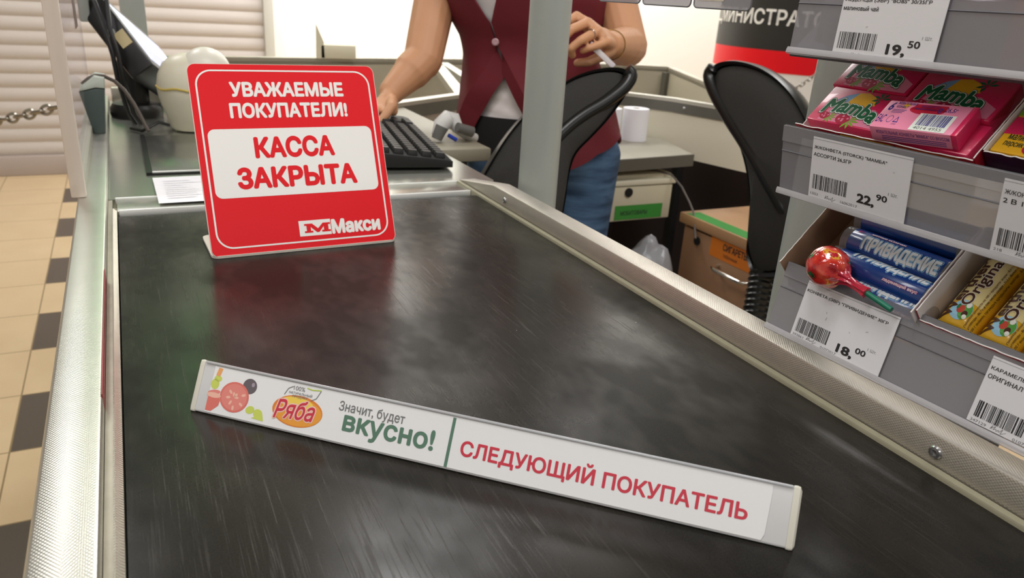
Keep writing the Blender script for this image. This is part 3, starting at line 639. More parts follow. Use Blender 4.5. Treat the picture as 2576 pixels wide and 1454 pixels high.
tr = [(0.225 * L, 0.22 * W), (0.285 * L, 0.22 * W), (0.255 * L, 0.44 * W)]; ti = [(0.236 * L, 0.25 * W), (0.274 * L, 0.25 * W), (0.255 * L, 0.385 * W)]; o.ringband(tr, ti, z, mi=9); o.text('С/РАР', (0.23 * L, 0.13 * W, 0.285 * L, 0.18 * W), z=z, mi=9)
o.text('МАССА НЕТТО', (0.41 * L, 0.82 * W, 0.61 * L, 0.90 * W), z=z + 8e-5, mi=9); o.text('Raspberry flavour', (0.36 * L, 0.72 * W, 0.60 * L, 0.79 * W), z=z + 8e-5, mi=9)
o.text('е', (0.615 * L, 0.66 * W, 0.66 * L, 0.84 * W), z=z + 8e-5, bold=0.01, mi=9); o.text('26,5г', (0.69 * L, 0.70 * W, 0.82 * L, 0.87 * W), z=z, bold=0.008, shear=0.1, mi=9)
o.poly([(0.46 * L, 0.03 * W), (0.86 * L, 0.03 * W), (0.86 * L, 0.62 * W), (0.46 * L, 0.62 * W)], z + 3e-5, mi=3); o.bars(0.50 * L, 0.20 * W, 0.82 * L, 0.60 * W, z=z + 6e-5, mi=9, seed=9, n=22)
o.text('4014 4955', (0.50 * L, 0.07 * W, 0.81 * L, 0.17 * W), z=z + 6e-5, mi=4)
fs = frame((0, 0, 0), (1, 0, 0), (0, 0, 1))
o.text('ЖЕВАТЕЛЬНЫЕ КОНФЕТЫ "МАМБА" СО ВКУСОМ', (0.08 * L, -0.45 * H, 0.92 * L, -0.20 * H), fs, 9, 1e-4); 
for k in range(3): o.bb(0.14 * L, 0.88 * L, -H * (0.56 + 0.12 * k), -H * (0.60 + 0.12 * k), 6e-5, 8e-5, fs, mi=9)
tag(obj('candy_pack', o, PKM, M=M4), 'pink chew pack turned over with its barcode up, leaning on the box edge', 'candy pack', GP)
# yellow and pink mixed pack at the right edge
o = MB(); L, W, H = 0.0640, 0.0500, 0.0130; pack_body(o, L, W, H, 5); z = 8e-5
o.poly([(0.0, 0.30 * W), (0.5 * L, 0.36 * W), (0.9 * L, 0.62 * W), (0.0, 0.60 * W)], z, mi=0)
o.text('малина-', (0.075 * L, 0.22 * W, 0.30 * L, 0.31 * W), z=z + 1e-4, bold=0.015, mi=4); o.text('персик', (0.075 * L, 0.09 * W, 0.26 * L, 0.19 * W), z=z + 1e-4, bold=0.015, mi=4)
logo(o, 0.17 * L, 0.44 * W, 0.98 * L, 0.78 * W, 0.00018); o.poly(ell(0.36 * L, 0.12 * W, 0.006, 0.005, 20), z + 1e-4, mi=10); o.poly(ell(0.42 * L, 0.10 * W, 0.005, 0.005, 20), z + 2e-4, mi=5)
o.poly([(0, 0.62 * W), (0.12 * L, 0.66 * W), (0.1 * L, 0.98 * W), (0, 0.98 * W)], z, mi=8)
tag(obj('candy_pack', o, PKM, M=SM @ T(0.1385, 0.0045, -0.0005)), 'yellow raspberry-peach chew pack at the right picture edge', 'candy pack')
# second layer packs under it
o = MB(); pack_body(o, 0.0640, 0.037, 0.013, 0); fruit_front(o, 0.064, 0.037)
tag(obj('candy_pack', o, PKM, M=SM @ T(0.1386, 0.0550, -0.0005)), 'pink chew pack behind the yellow raspberry-peach pack', 'candy pack', GP)

M_card = mat('brown_cardboard', '#9b7c62', 0.8, noise=(60, 0.08)); M_cardw = mat('white_lined_cardboard', '#d9d2cf', 0.6, noise=(40, 0.04)); M_torn = mat('torn_paper_edge', '#e9e4e0', 0.8, noise=(80, 0.05))
M_boxp = mat('box_print_crimson', '#b3202f', 0.4, noise=(30, 0.15)); M_boxy = mat('box_print_yellow', '#d8a81f', 0.4, noise=(40, 0.12)); M_boxpu = mat('box_print_purple', '#3d1030', 0.4, noise=(25, 0.08))
def display_box(label, fr, x0, x1, y0, y1, zf, hl, hr, hf, outer, inner, torn=True, seed=1, extra=None, hb=0.012):
    t = thing('display_box', label, 'box', fr)
    th = 0.0009; rr = random.Random(seed)
    obj('box_floor', MB().bb(x0, x1, y0, y1, zf - th, zf), inner, t)
    def wall(name, pts, ax):                     # pts: bottom/top heights along the wall
        m = MB(); m.loft(pts, sm=False); return obj(name, m, [outer], t)
    def slab(a, b, h0, h1, nrm, jag=0.0, mo=outer):
        n = 26; q = Vector((b[0] - a[0], b[1] - a[1])); rings = []
        for i in range(n + 1):
            k = i / n; x, y = a[0] + q.x * k, a[1] + q.y * k; h = h0 + (h1 - h0) * k + rr.uniform(-jag, jag)
            rings.append([(x, y, zf), (x + nrm[0] * th, y + nrm[1] * th, zf), (x + nrm[0] * th, y + nrm[1] * th, h), (x, y, h)])
        m = MB(); m.loft(rings, sm=False)
        for i, f in enumerate(m.f):
            if len(f) == 4 and i % 4 == 2 and i < 4 * n: m.m[i] = 1
            if len(f) == 4 and i % 4 == 3 and i < 4 * n: m.m[i] = 2
        return m
    j = 0.0006 if torn else 0.0001
    fw = obj('front_lip', slab((x0, y0), (x1, y0), hf, hf, (0, -1), j), [outer, M_torn, inner], t)
    obj('side_panel', slab((x0, y0), (x0, y1), hl, hl + 0.002, (-1, 0), j * 0.5), [outer, M_torn, inner], t)
    obj('side_panel', slab((x1, y0), (x1, y1), hr, hr + 0.002, (1, 0), j * 0.5), [outer, M_torn, inner], t)
    obj('back_panel', slab((x0, y1), (x1, y1), hb, hb, (0, 1)), [outer, M_torn, inner], t)
    if extra: extra(fw)
    return t
def front_print(fw):
    m = MB(); f0 = frame((0, -0.0062, 0), (1, 0, 0), (0, 0, 1)); z = 1e-4
    m.poly([(0.028, -0.012), (0.082, -0.012), (0.078, -0.0024), (0.035, -0.0020)], z, f0, 0); m.poly([(0.082, -0.012), (0.128, -0.012), (0.125, -0.0020), (0.080, -0.0024)], z, f0, 3)
    for k in range(6):
        a = 0.1 + k * 0.6; m.poly([(0.075, -0.0095), (0.075 + 0.010 * math.cos(a - .14), -0.0095 + 0.0065 * math.sin(a - .14)), (0.075 + 0.013 * math.cos(a), -0.0095 + 0.0070 * math.sin(a)), (0.075 + 0.010 * math.cos(a + .14), -0.0095 + 0.0065 * math.sin(a + .14))], 2e-4, f0, 1)
    m.text('STORCK', (0.100, -0.0085, 0.122, -0.0040), f0, 2, 2e-4, bold=0.03)
    obj('fruit_print', m, [M_boxy, M_grn, mat('box_letter_brown', '#5a1512', 0.5), mat('box_print_orange', '#c9661f', 0.4)], fw)
display_box('torn-edged crimson card box holding the pink chew packs on the middle shelf', SM, 0.0022 - 0.009, 0.1345, -0.0052, 0.080, -0.0148, -0.008, 0.0005, -0.0012, M_boxp, M_torn, True, 2, front_print)
display_box('dark purple card box holding the yellow pack on the middle shelf', SM, 0.1372, 0.2100, 0.0022, 0.094, -0.0148, 0.0012, 0.002, 0.0010, M_boxpu, M_torn, True, 3)

# ------------------------------------------------------------------ bottom shelf: tubes, lollipop, caramel bars
display_box('brown card box with high sides holding the blue candy tubes on the bottom shelf', SB, -0.0040, 0.1125, -0.0008, 0.080, -0.0225, 0.0105, 0.0135, -0.0060, M_cardw, M_card, True, 5, hb=0.014)
M_tb = mat('tube_blue', '#163f8a', 0.28, coat=0.3); M_tbd = mat('tube_dark_blue', '#17386f', 0.3); M_tbl = mat('tube_pale_blue', '#8fc2ea', 0.3); M_foil = mat('clear_wrap_end', '#b9b6b4', 0.2, alpha=0.35)
M_mag = mat('tube_magenta', '#c73a78', 0.4)
def candy_tube(label, fr, roll, L=0.078, r=0.0108, mirror=False):
    t = thing('candy_tube', label, 'candy tube', fr, 'blue candy tubes in the brown box')
    m = MB(); ax = frame((0, 0, 0), (0, 1, 0), (0, 0, 1))     # lathe axis along x
    m.lathe([(r * 0.97, 0.0), (r, 0.0006), (r, L - 0.0006), (r * 0.97, L)], 32, 0, ax)
    obj('wrapper', m, M_tb, t)
    m = MB(); m.lathe([(r * 0.98, -0.0065), (r * 0.90, -0.0050), (r * 1.0, -0.0035), (r * 0.93, -0.0022), (r * 1.0, -0.001), (r * 0.99, 0.0)], 20, 0, ax); obj('clear_end', m, M_foil, t)
    m = MB(); m.lathe([(r * 0.99, L), (r, L + 0.001), (r * 0.98, L + 0.003)], 20, 0, ax); obj('clear_end', m, M_foil, t)
    def wrap(x, y, z):
        a = roll + y / r; return (x, (r + z) * math.sin(a), (r + z) * math.cos(a))
    m = MB(); z = 1.2e-4
    m.text('ПРИВИДЕНИЕ', (0.0120, -0.0078, 0.0765, 0.0072), z=z, bold=0.12, warp=wrap, mi=0)
    m.text('ПРИВИДЕНИЕ', (0.0126, -0.0071, 0.0760, 0.0065), z=z + 8e-5, bold=0.05, warp=wrap, mi=4)
    m.text('ПРИВИДЕНИЕ', (0.0130, -0.0067, 0.0756, 0.0061), z=z + 1.6e-4, bold=0.055, warp=wrap, mi=1)
    m.text('мятные кОлечки', (0.0150, 0.0084, 0.0440, 0.0112), z=z + 1e-4, bold=0.10, warp=wrap, mi=3); m.text('мятные кОлечки', (0.0152, 0.0086, 0.0438, 0.0110), z=z + 1.8e-4, bold=0.03, warp=wrap, mi=1)
    m.text('ледянящий вкус', (0.0450, -0.0146, 0.0740, -0.0112), z=z + 1e-4, bold=0.10, warp=wrap, mi=3); m.text('ледянящий вкус', (0.0452, -0.0144, 0.0738, -0.0114), z=z + 1.8e-4, bold=0.02, warp=wrap, mi=1)
    m.text('30 г', (0.0040, 0.0072, 0.0090, 0.0098), z=z + 1e-4, bold=0.03, warp=wrap, mi=3)
    obj('lettering', m, [M_tbl, mat('tube_white', '#e9edf2', 0.35), M_tb, M_mag, mat('tube_letter_shadow', '#10254d', 0.4)], t)
    return t
TR = SB.to_3x3()
candy_tube('blue candy tube with its name facing up, upper one under the shelf edge', SB @ T(0.0325, 0.0440, 0.0035) @ R(-0.025, 'Z'), -0.42)
candy_tube('dark blue candy tube at the back, mostly hidden under the middle rail', SB @ T(0.0300, 0.0655, 0.0040) @ R(0.0, 'Z'), 2.3)
candy_tube('blue candy tube below the name-up tube, its name rolled out of view', SB @ T(0.0325, 0.0240, 0.0015) @ R(-0.04, 'Z'), 0.70)
candy_tube('blue candy tube at the front behind the lollipop stick', SB @ T(0.0350, 0.0100, -0.0068) @ R(-0.012, 'Z'), 0.35)

# lollipop lying over the front tube
lc = SB @ Vector((0.0400, 0.0065, 0.0180)); le = SB @ Vector((0.0985, -0.0030, 0.0100)); ldir = (le - lc).normalized()
t = thing('lollipop', 'round lollipop in shiny red fruit wrapper lying on the blue tubes', 'lollipop', frame(lc, ldir, (0, 0, 1)))
m = MB(); b = bmesh.new(); bmesh.ops.create_uvsphere(b, u_segments=40, v_segments=28, radius=0.0162); rr = random.Random(8)
for v in b.verts:
    a = math.atan2(v.co.z, v.co.y); k = max(0, v.co.x / 0.0162); v.co *= 1 + 0.05 * k * math.sin(a * 9) + 0.012 * math.sin(a * 5 + v.co.x * 500); 
m.bm(b, 0, None, True)
def mat_wrap():
    mm = bpy.data.materials.new('fruit_foil'); mm.use_nodes = True; nt = mm.node_tree; bs = nt.nodes['Principled BSDF']; tc = N(nt, 'TexCoord')
    n = N(nt, 'TexNoise'); n.inputs['Scale'].default_value = 75; n.inputs['Detail'].default_value = 4; nt.links.new(tc.outputs['Object'], n.inputs['Vector'])
    r = N(nt, 'ValToRGB'); nt.links.new(n.outputs['Fac'], r.inputs[0]); e = r.color_ramp.elements; r.color_ramp.interpolation = 'EASE'
    e[0].position = 0.36; e[0].color = lin('#1f5a26'); e[1].position = 0.41; e[1].color = lin('#a31722')
    for p, c in ((0.50, '#cf3026'), (0.60, '#e2553c'), (0.63, '#e8b53a'), (0.67, '#c32236')):
        k = e.new(p); k.color = lin(c)
    nt.links.new(r.outputs[0], bs.inputs['Base Color']); bs.inputs['Roughness'].default_value = 0.14; bs.inputs['Coat Weight'].default_value = 1.0
    n2 = N(nt, 'TexNoise'); n2.inputs['Scale'].default_value = 260; nt.links.new(tc.outputs['Object'], n2.inputs['Vector']); bp = N(nt, 'Bump'); bp.inputs['Strength'].default_value = 0.5; bp.inputs['Distance'].default_value = 0.001
    nt.links.new(n2.outputs['Fac'], bp.inputs['Height']); nt.links.new(bp.outputs[0], bs.inputs['Normal']); return mm
M_wr = mat_wrap(); obj('wrapped_candy', m, M_wr, t)
m = MB(); rings = []
for i, (x, r) in enumerate(((0.0085, 0.0112), (0.0125, 0.0085), (0.0165, 0.0052), (0.021, 0.0034), (0.027, 0.0030), (0.033, 0.0031), (0.0375, 0.0040))):
    rings.append([(x, r * (1 + 0.18 * math.sin(k * 2 * PI * 7 / 42 + i)) * math.cos(2 * PI * k / 42), r * (1 + 0.18 * math.sin(k * 2 * PI * 7 / 42 + i)) * math.sin(2 * PI * k / 42)) for k in range(42)])
m.loft(rings); obj('twisted_wrapper', m, mat('wrapper_crimson', '#c4223f', 0.2, coat=0.8, bump=(300, 0.5, 0.001)), t)
obj('stick', MB().tube([(0.012, 0, 0), (0.060, 0, 0)], 0.0021, 14), mat('green_stick', '#12755a', 0.35), t)

# caramel bars in a white tray
display_box('white-lined card tray holding the golden caramel bars on the bottom shelf', SB, 0.1155, 0.2200, 0.0022, 0.082, -0.0225, 0.0130, 0.006, 0.0034, M_boxp, M_cardw, True, 7, hb=0.014)
M_gold = mat('gold_wrapper', '#eab52b', 0.30, coat=0.4); M_crm = mat('cream_print', '#f0dc9e', 0.34); M_brn = mat('brown_lettering', '#4a2412', 0.4)
GB = 'golden caramel bars in the white tray'
def caramel(label, fr):
    t = thing('caramel_bar', label, 'candy bar', fr, GB)
    Lx, Wy = 0.070, 0.0262                       # local x runs up the shelf, y to the left
    b = bmesh.new(); nx, ny = 26, 14; g = []
    for i in range(nx + 1):
        for j in range(ny + 1):
            x = Lx * i / nx; s = -1 + 2 * j / ny; e = min(1, min(x, Lx - x) / 0.008); prof = (1 - abs(s) ** 2.6) * (0.25 + 0.75 * e ** 0.6)
            g.append(b.verts.new((x, s * Wy / 2, -0.006 + 0.0105 * prof + 0.0004 * math.sin(x * 900 + s * 3) * (1 - e))))
    for i in range(nx):
        for j in range(ny): b.faces.new((g[i * (ny + 1) + j], g[(i + 1) * (ny + 1) + j], g[(i + 1) * (ny + 1) + j + 1], g[i * (ny + 1) + j + 1]))
    r = bmesh.ops.extrude_face_region(b, geom=b.faces[:]); bmesh.ops.translate(b, vec=(0, 0, -0.001), verts=[v for v in r['geom'] if isinstance(v, bmesh.types.BMVert)])
    for v in b.verts:
        if v.co.z < -0.0068: v.co.z = -0.0125
    bmesh.ops.recalc_face_normals(b, faces=b.faces[:]); m = MB(); m.bm(b, 0, None, True); obj('wrapper', m, M_gold, t)
    def up(x, y, z):
        s = y / (Wy / 2); e = min(1, max(0.0, min(x, Lx - x) / 0.008)); return (x, y, -0.006 + 0.0105 * (1 - min(1, abs(s)) ** 2.6) * (0.25 + 0.75 * e ** 0.6) + z + 2e-4)
    def patch(m, p, z, mi):                      # densify so that prints follow the bulge
        bb = bmesh.new(); f = bb.faces.new([bb.verts.new((x, y, 0)) for x, y in p]); bmesh.ops.triangulate(bb, faces=[f])
        bmesh.ops.subdivide_edges(bb, edges=bb.edges[:], cuts=5, use_grid_fill=True)
        for v in bb.verts: v.co = up(v.co.x, v.co.y, z)
        m.bm(bb, mi)
    m = MB(); fi = lambda x, y, z: up(x, y, z)
    patch(m, [(0.020, -0.0095), (0.066, -0.0095), (0.066, 0.0110), (0.020, 0.0110)], 0.5e-4, 1)
    patch(m, ell(0.0130, -0.0005, 0.0080, 0.0068, 20), 1e-4, 2); patch(m, ell(0.0125, -0.0035, 0.0065, 0.0036, 16), 1.6e-4, 3); patch(m, ell(0.0130, -0.0005, 0.0034, 0.0024, 12), 2.2e-4, 4); patch(m, ell(0.0105, -0.0042, 0.0026, 0.0017, 10), 2.6e-4, 0); patch(m, ell(0.0085, -0.0050, 0.0018, 0.0013, 10), 2.8e-4, 5); patch(m, ell(0.0175, -0.0035, 0.0022, 0.0015, 10), 2.8e-4, 5)
    patch(m, ell(0.0145, 0.0018, 0.0022, 0.0010, 10), 2.8e-4, 6)
    m.text("Werther's", (0.0040, 0.0030, 0.0630, 0.0122), z=2.6e-4, bold=0.03, warp=fi, mi=0); m.text('Original', (0.0165, -0.0060, 0.0600, 0.0040), z=3.0e-4, bold=0.05, warp=fi, mi=5); m.text('Original', (0.0168, -0.0056, 0.0597, 0.0036), z=3.6e-4, bold=0.022, warp=fi, mi=0)
    for k, s in enumerate(('Пищевая ценность на 100 г продукта: жиры - 8,6 г, в т.ч.', 'углеводы - 86,7 г, в том числе сахара - 71,5 г, белки - 0,3 г', '100 г өнімнің тағамдық құндылығы: майлар - 8,6 г')):
        m.text(s, (0.0035, -0.0086 - 0.0019 * k, 0.0640, -0.0072 - 0.0019 * k), z=2.0e-4, warp=fi, mi=0, bold=0.004)
    obj('wrapper_print', m, [M_brn, M_crm, mat('print_pale_sky', '#9fd0ea', 0.4), mat('print_meadow', '#5aa545', 0.4), mat('print_roof_red', '#c8452f', 0.4), mat('print_white', '#f3efe6', 0.4), mat('print_dark_green', '#2f7a44', 0.4)], t)
    return t
FY = lambda x, y, z: SB @ T(x, y, z) @ R(PI / 2, 'Z')
caramel('golden caramel bar next to the white box wall', FY(0.1340, 0.0065, 0.0010))
caramel('golden caramel bar in the middle of the white tray', FY(0.1625, 0.0062, 0.0010) @ R(-0.02, 'Z'))
caramel('golden caramel bar at the right picture edge, only a corner showing', FY(0.1910, 0.0060, 0.0010))
# sweets bags glimpsed through the top rail
for i, (x, wx, c, lab) in enumerate(((0.150, 0.075, 'c8632a', 'blurred orange sweets bag behind the top price rail at the right edge'), (0.108, 0.040, '6d4650', 'blurred plum sweets bag behind the top price rail, right of the 19,50 tag'), (0.012, 0.085, '8a8288', 'grey sweets bag behind the 19,50 tag'))):
    m = MB(); b = bmesh.new(); bmesh.ops.create_cube(b, size=1, matrix=F3 @ T(x + wx / 2, 0.024, -0.022) @ Matrix.Diagonal((wx, 0.044 - 0.006 * i, 0.022, 1)))
    bmesh.ops.subdivide_edges(b, edges=b.edges[:], cuts=5, use_grid_fill=True); bmesh.ops.smooth_vert(b, verts=b.verts[:], factor=0.6, use_axis_x=True, use_axis_y=True, use_axis_z=True)
    rr = random.Random(i)
    for v in b.verts: v.co += Vector((rr.uniform(-1, 1), rr.uniform(-1, 1), rr.uniform(-1, 1))) * 0.0008
    m.bm(b, 0, None, True); tag(obj('sweets_bag', m, mat('bag_foil_%s' % ('amber', 'plum', 'grey')[i], '#' + c, 0.3, noise=(60, 0.5))), lab, 'sweets bag', 'sweets bags on the top shelf')
# clear pockets hanging left of the top rail
obj('wire_rod', MB().tube([tuple(F3 @ Vector((-0.26, 0.115, 0))), tuple(F3 @ Vector((0.34, 0.115, 0)))], 0.0025, 10), mat('chrome_wire', '#a7a7a7', 0.25, 0.9), rack, True)
for i, (x, y, lab) in enumerate(((-0.112, 0.0275, 'clear tag pocket at the top picture edge, nearest the top shelf'), (-0.182, 0.0275, 'clear tag pocket at the top picture edge, second from the top shelf'), (-0.252, 0.028, 'clear tag pocket at the top picture edge, nearest the grey post'))):
    t = thing('tag_pocket', lab, 'tag pocket', F3 @ T(x, y, 0), 'clear tag pockets at the top edge')
    obj('clear_sleeve', MB().prism(rrect(0, 0, 0.066, 0.09, 0.004), -0.0004, 0.0004), M_clear, t)
    rim = rrect(0, 0, 0.066, 0.09, 0.004); obj('sleeve_rim', MB().tube([(a, b, 0) for a, b in rim], 0.0007, 6, closed=True), mat('pocket_rim', '#75767a', 0.3), t)
    obj('paper_slip', MB().bb(0.004, 0.036 if i == 0 else 0.05, 0.006, 0.086, 0.0006, 0.0009), mat('pocket_paper', '#cfcab6', 0.7), t)

# ------------------------------------------------------------------ behind the counter
def onZ(px, py, z): d = at(px, py, 1) - CAM; return CAM + d * ((z - CAM.z) / d.z)
def onX(px, py, x): d = at(px, py, 1) - CAM; return CAM + d * (x / d.x)
def onY(px, py, y): d = at(px, py, 1) - CAM; return CAM + d * (y / d.y)
def wallrun(pts, z0, z1, th, side=1):
    """thin upright board following a plan polyline"""
    m = MB(); P = [Vector((a, b)) for a, b in pts]; off = []
    for i, p in enumerate(P):
        ds = []
        if i: ds.append((p - P[i - 1]).normalized())
        if i < len(P) - 1: ds.append((P[i + 1] - p).normalized())
        d = sum(ds, Vector((0, 0))).normalized(); k = 1 / max(0.4, d.dot(ds[0])); off.append(p + Vector((-d.y, d.x)) * th * side * k)
    m.loft([[(p.x, p.y, z0), (q.x, q.y, z0), (q.x, q.y, z1), (p.x, p.y, z1)] for p, q in zip(P, off)], sm=False); return m
NW = [(0.54, 1.837), (0.871, 2.063), (1.46, 2.13), (1.559, 1.98), (1.67, 1.568), (1.80, 1.10)]
M_band = mat('dark_steel_band', '#7d7c76', 0.35, 0.7, noise=(20, 0.08)); M_lite = mat('light_steel_rim', '#cfccc0', 0.35, 0.5)
t = thing('booth_partition', 'cream cashier booth partition with steel rim behind the cashier', 'partition', (1.1, 1.9, FZ))
obj('panel', wallrun(NW, -0.17, -0.001, 0.018), M_cream, t, True)
obj('rim', wallrun([(x, y) for x, y in NW], -0.001, 0.008, 0.032), M_lite, t, True)
obj('steel_band', wallrun(NW, -0.034, -0.002, -0.003), M_band, t, True)
for (x, y) in ((1.40, 2.121), (1.572, 1.933)):
    obj('screw', MB().ball((x - 0.002, y - 0.005, -0.016), 0.006, n=12), M_rivet, t, True)
obj('lower_board', wallrun([(0.60, 2.30), (1.62, 2.32), (1.95, 1.2)], FZ, -0.17, 0.02), M_dark, t, True)
obj('floor_leg', MB().bb(0.575, 0.60, 1.90, 1.93, FZ, -0.17).bb(1.58, 1.605, 1.93, 1.96, FZ, -0.17), M_blackm, t, True)
FP = [(0.10, 2.99), (0.526, 3.04), (1.37, 3.17), (2.165, 3.08), (2.327, 3.02)]
t = thing('lane_partition', 'grey-beige low partition of the next checkout lane below the white wall', 'partition', (1.3, 3.1, FZ))
obj('panel', wallrun(FP, FZ, -0.001, 0.02), M_greyb, t, True)
obj('rim', wallrun(FP, -0.012, 0.012, 0.045), M_steelr, t, True)
SPt = [(2.327, 3.02), (2.02, 2.35), (1.86, 1.99)]
obj('side_panel', wallrun(SPt, FZ, -0.001, 0.02), M_greyb, t, True); obj('side_rim', wallrun(SPt, -0.014, 0.010, 0.03), M_steelr, t, True)
obj('corner_post', MB().bb(2.285, 2.315, 2.975, 3.005, FZ, -0.012), M_band, t, True)
obj('tray_frame', MB().loft([[(x - 0.02, y, z) for z in (-0.02, 0.004)] + [(x + 0.02, y, z) for z in (0.004, -0.02)] for x, y in ((0.88, 2.09), (1.142, 2.96))], sm=False), M_lite, t, True)
obj('tray_frame', MB().loft([[(x - 0.018, y, z) for z in (-0.02, 0.004)] + [(x + 0.018, y, z) for z in (0.004, -0.02)] for x, y in ((1.02, 2.25), (1.21, 3.08))], sm=False), M_lite, t, True)
# cashier desk shelf
t = thing('desk_shelf', 'grey desk shelf fixed inside the cashier booth, with paper rolls on it', 'shelf', (1.3, 1.85, -0.155))
m = MB(); m.prism([(1.02, 1.70), (1.477, 1.744), (1.536, 1.985), (1.449, 2.118), (1.02, 2.072)], -0.154, -0.12, bev=0.003)
obj('desk_top', m, mat('grey_laminate', '#a5a091', 0.45, noise=(10, 0.04)), t, True)
obj('front_edge', wallrun([(1.02, 1.698), (1.477, 1.742)], -0.155, -0.121, -0.003), mat('dark_edging', '#5d5a52', 0.5), t, True)
GPp = 'paper rolls on the grey desk shelf'
for i, (px, lab) in enumerate(((1592, 'white paper roll on the grey desk shelf, the nearer one on the right'), (1524, 'white paper roll half hidden behind the jeans, left of the nearer roll'))):
    c = onZ(px, 352 if i == 0 else 352, -0.12); t = thing('paper_roll', lab, 'paper roll', (c.x, c.y, -0.12), GPp)
    m = MB(); m.lathe([(0.012, 0.0), (0.0395, 0.0), (0.0405, 0.001), (0.0405, 0.098), (0.0395, 0.099), (0.012, 0.099), (0.012, 0.0)], 40); obj('roll', m, mat('roll_paper', '#f1eff4', 0.7), t)
    m = MB(); m.lathe([(0.009, 0.0), (0.0118, 0.0), (0.0118, 0.0985), (0.009, 0.0985), (0.009, 0.0)], 24); obj('core', m, M_card, t)
# cash drawer under the desk
t = thing('cash_drawer', 'cream metal cash drawer with green label under the grey desk shelf', 'drawer', (1.22, 1.9, -0.31))
M_drw = mat('cream_painted_metal', '#cfc6ac', 0.42, noise=(12, 0.04))
obj('housing', MB().bb(1.0, 1.415, 1.752, 2.05, -0.300, -0.175, bev=0.004), M_drw, t, True)
dr = obj('drawer_front', MB().bb(1.0, 1.412, 1.738, 1.752, -0.307, -0.205, bev=0.003), M_drw, t, True)
obj('top_lip', MB().bb(0.998, 1.420, 1.734, 1.752, -0.203, -0.187, bev=0.003), mat('cream_lip', '#ddd6bf', 0.4), t, True)
l0 = onY(1581, 484, 1.738); m = MB(); m.lathe([(0.0, 0), (0.013, 0), (0.013, 0.004), (0.0, 0.004)], 20, 0, frame(l0, (1, 0, 0), (0, 0, 1))); obj('lock', m, M_blackm, dr, True)
a, b = onY(1548, 519, 1.737), onY(1662, 545, 1.737); m = MB(); fl = frame((a.x, 1.7368, b.z), (1, 0, 0), (0, 0, 1)); wl, hl = b.x - a.x, a.z - b.z
m.poly([(0, 0), (wl, 0), (wl, hl), (0, hl)], 0, fl, 0); m.text('МОБИТОВАРЫ', (0.12 * wl, 0.3 * hl, 0.68 * wl, 0.62 * hl), fl, 1, 3e-4, bold=0.02); obj('green_label', m, [mat('green_sticker', '#3f8f3a', 0.5), M_ink], dr, True)
# tobacco cabinet
t = thing('cabinet', 'brown metal cabinet with orange label and green tape, on the floor under the booth', 'cabinet', (1.62, 1.4, FZ))
M_cab = mat('brown_painted_metal', '#a07a5c', 0.42, noise=(10, 0.05)); X0 = 1.405
obj('body', MB().bb(X0 + 0.012, 1.80, 1.14, 1.665, FZ, -0.30, bev=0.003), M_cab, t, True)
obj('top', MB().bb(X0 - 0.006, 1.805, 1.135, 1.672, -0.30, -0.27, bev=0.003), mat('tan_painted_metal', '#b78d66', 0.42), t, True)
df = obj('door', MB().bb(X0, X0 + 0.012, 1.16, 1.650, FZ + 0.03, -0.307, bev=0.002), M_cab, t, True)
def onface(px, py): return onX(px, py, X0)
fx = lambda p: frame((X0 - 0.0006, p.y, p.z), (0, -1, 0), (0, 0, 1))
k = onface(1755, 606); m = MB(); m.lathe([(0, 0), (0.012, 0), (0.012, 0.004), (0, 0.004)], 20, 0, fx(k)); obj('lock', m, M_blackm, df, True)
k = onface(1784, 640); m = MB(); m.poly([(0, 0), (0.16, 0), (0.16, 0.058), (0, 0.058)], 0, fx(k), 0); m.text('СИГАРЕТЫ', (0.05, 0.028, 0.145, 0.048), fx(k), 1, 4e-4, bold=0.03); m.text('табачные', (0.055, 0.010, 0.11, 0.021), fx(k), 1, 4e-4); obj('orange_label', m, [mat('orange_sticker', '#dd7a1c', 0.5), M_ink], df, True)
p0, p1 = onface(1808, 668), onface(1885, 702); m = MB(); m.tube([(X0, p0.y, p0.z), (X0 - 0.025, p0.y - 0.004, p0.z - 0.002), (X0 - 0.030, p0.y - 0.015, p0.z - 0.004), (X0 - 0.030, p0.y - 0.115, p0.z - 0.004), (X0 - 0.025, p0.y - 0.126, p0.z - 0.004), (X0, p0.y - 0.13, p0.z - 0.004)], 0.0055, 12); obj('handle', m, mat('chrome_handle', '#d9d5cc', 0.18, 1.0), df, True)
m = MB(); m.bb(X0 - 0.002, X0 + 0.045, 1.40, 1.648, -0.2699, -0.2692); obj('green_tape', m, mat('green_tape', '#2f8a34', 0.5), t, True)
m = MB(); m.bb(X0 - 0.0012, X0 + 0.03, 1.34, 1.385, -0.2699, -0.2692); obj('blue_tape', m, mat('blue_tape', '#4a8fd0', 0.5), t, True)
# cable hanging from the desk
tag(obj('cable', MB().tube([tuple(at(x, y, d)) for x, y, d in ((1545, 428, 2.25), (1590, 424, 2.25), (1650, 428, 2.22), (1690, 440, 2.2), (1715, 470, 2.18), (1735, 510, 2.16), (1745, 535, 2.15), (1750, 600, 2.12))], 0.003, 8), mat('grey_cable', '#6b625c', 0.5)), 'thin grey cable drooping from the desk shelf to the brown cabinet', 'cable')
# crumpled plastic bag on the floor
b = bmesh.new(); bmesh.ops.create_icosphere(b, subdivisions=4, radius=1, matrix=T(1.27, 1.62, -0.60) @ Matrix.Diagonal((0.10, 0.09, 0.27, 1))); rr = random.Random(5)
from mathutils import noise as nz
for v in b.verts: v.co += (v.co - Vector((1.27, 1.62, -0.6))).normalized() * (0.03 * nz.noise(v.co * 14) + 0.02 * abs(nz.noise(v.co * 32)))
m = MB(); m.bm(b, 0, None, True); tag(obj('plastic_bag', m, mat('white_bag_film', '#a9a9ad', 0.25, alpha=0.8)), 'crumpled whitish plastic bag standing left of the brown cabinet', 'bag')

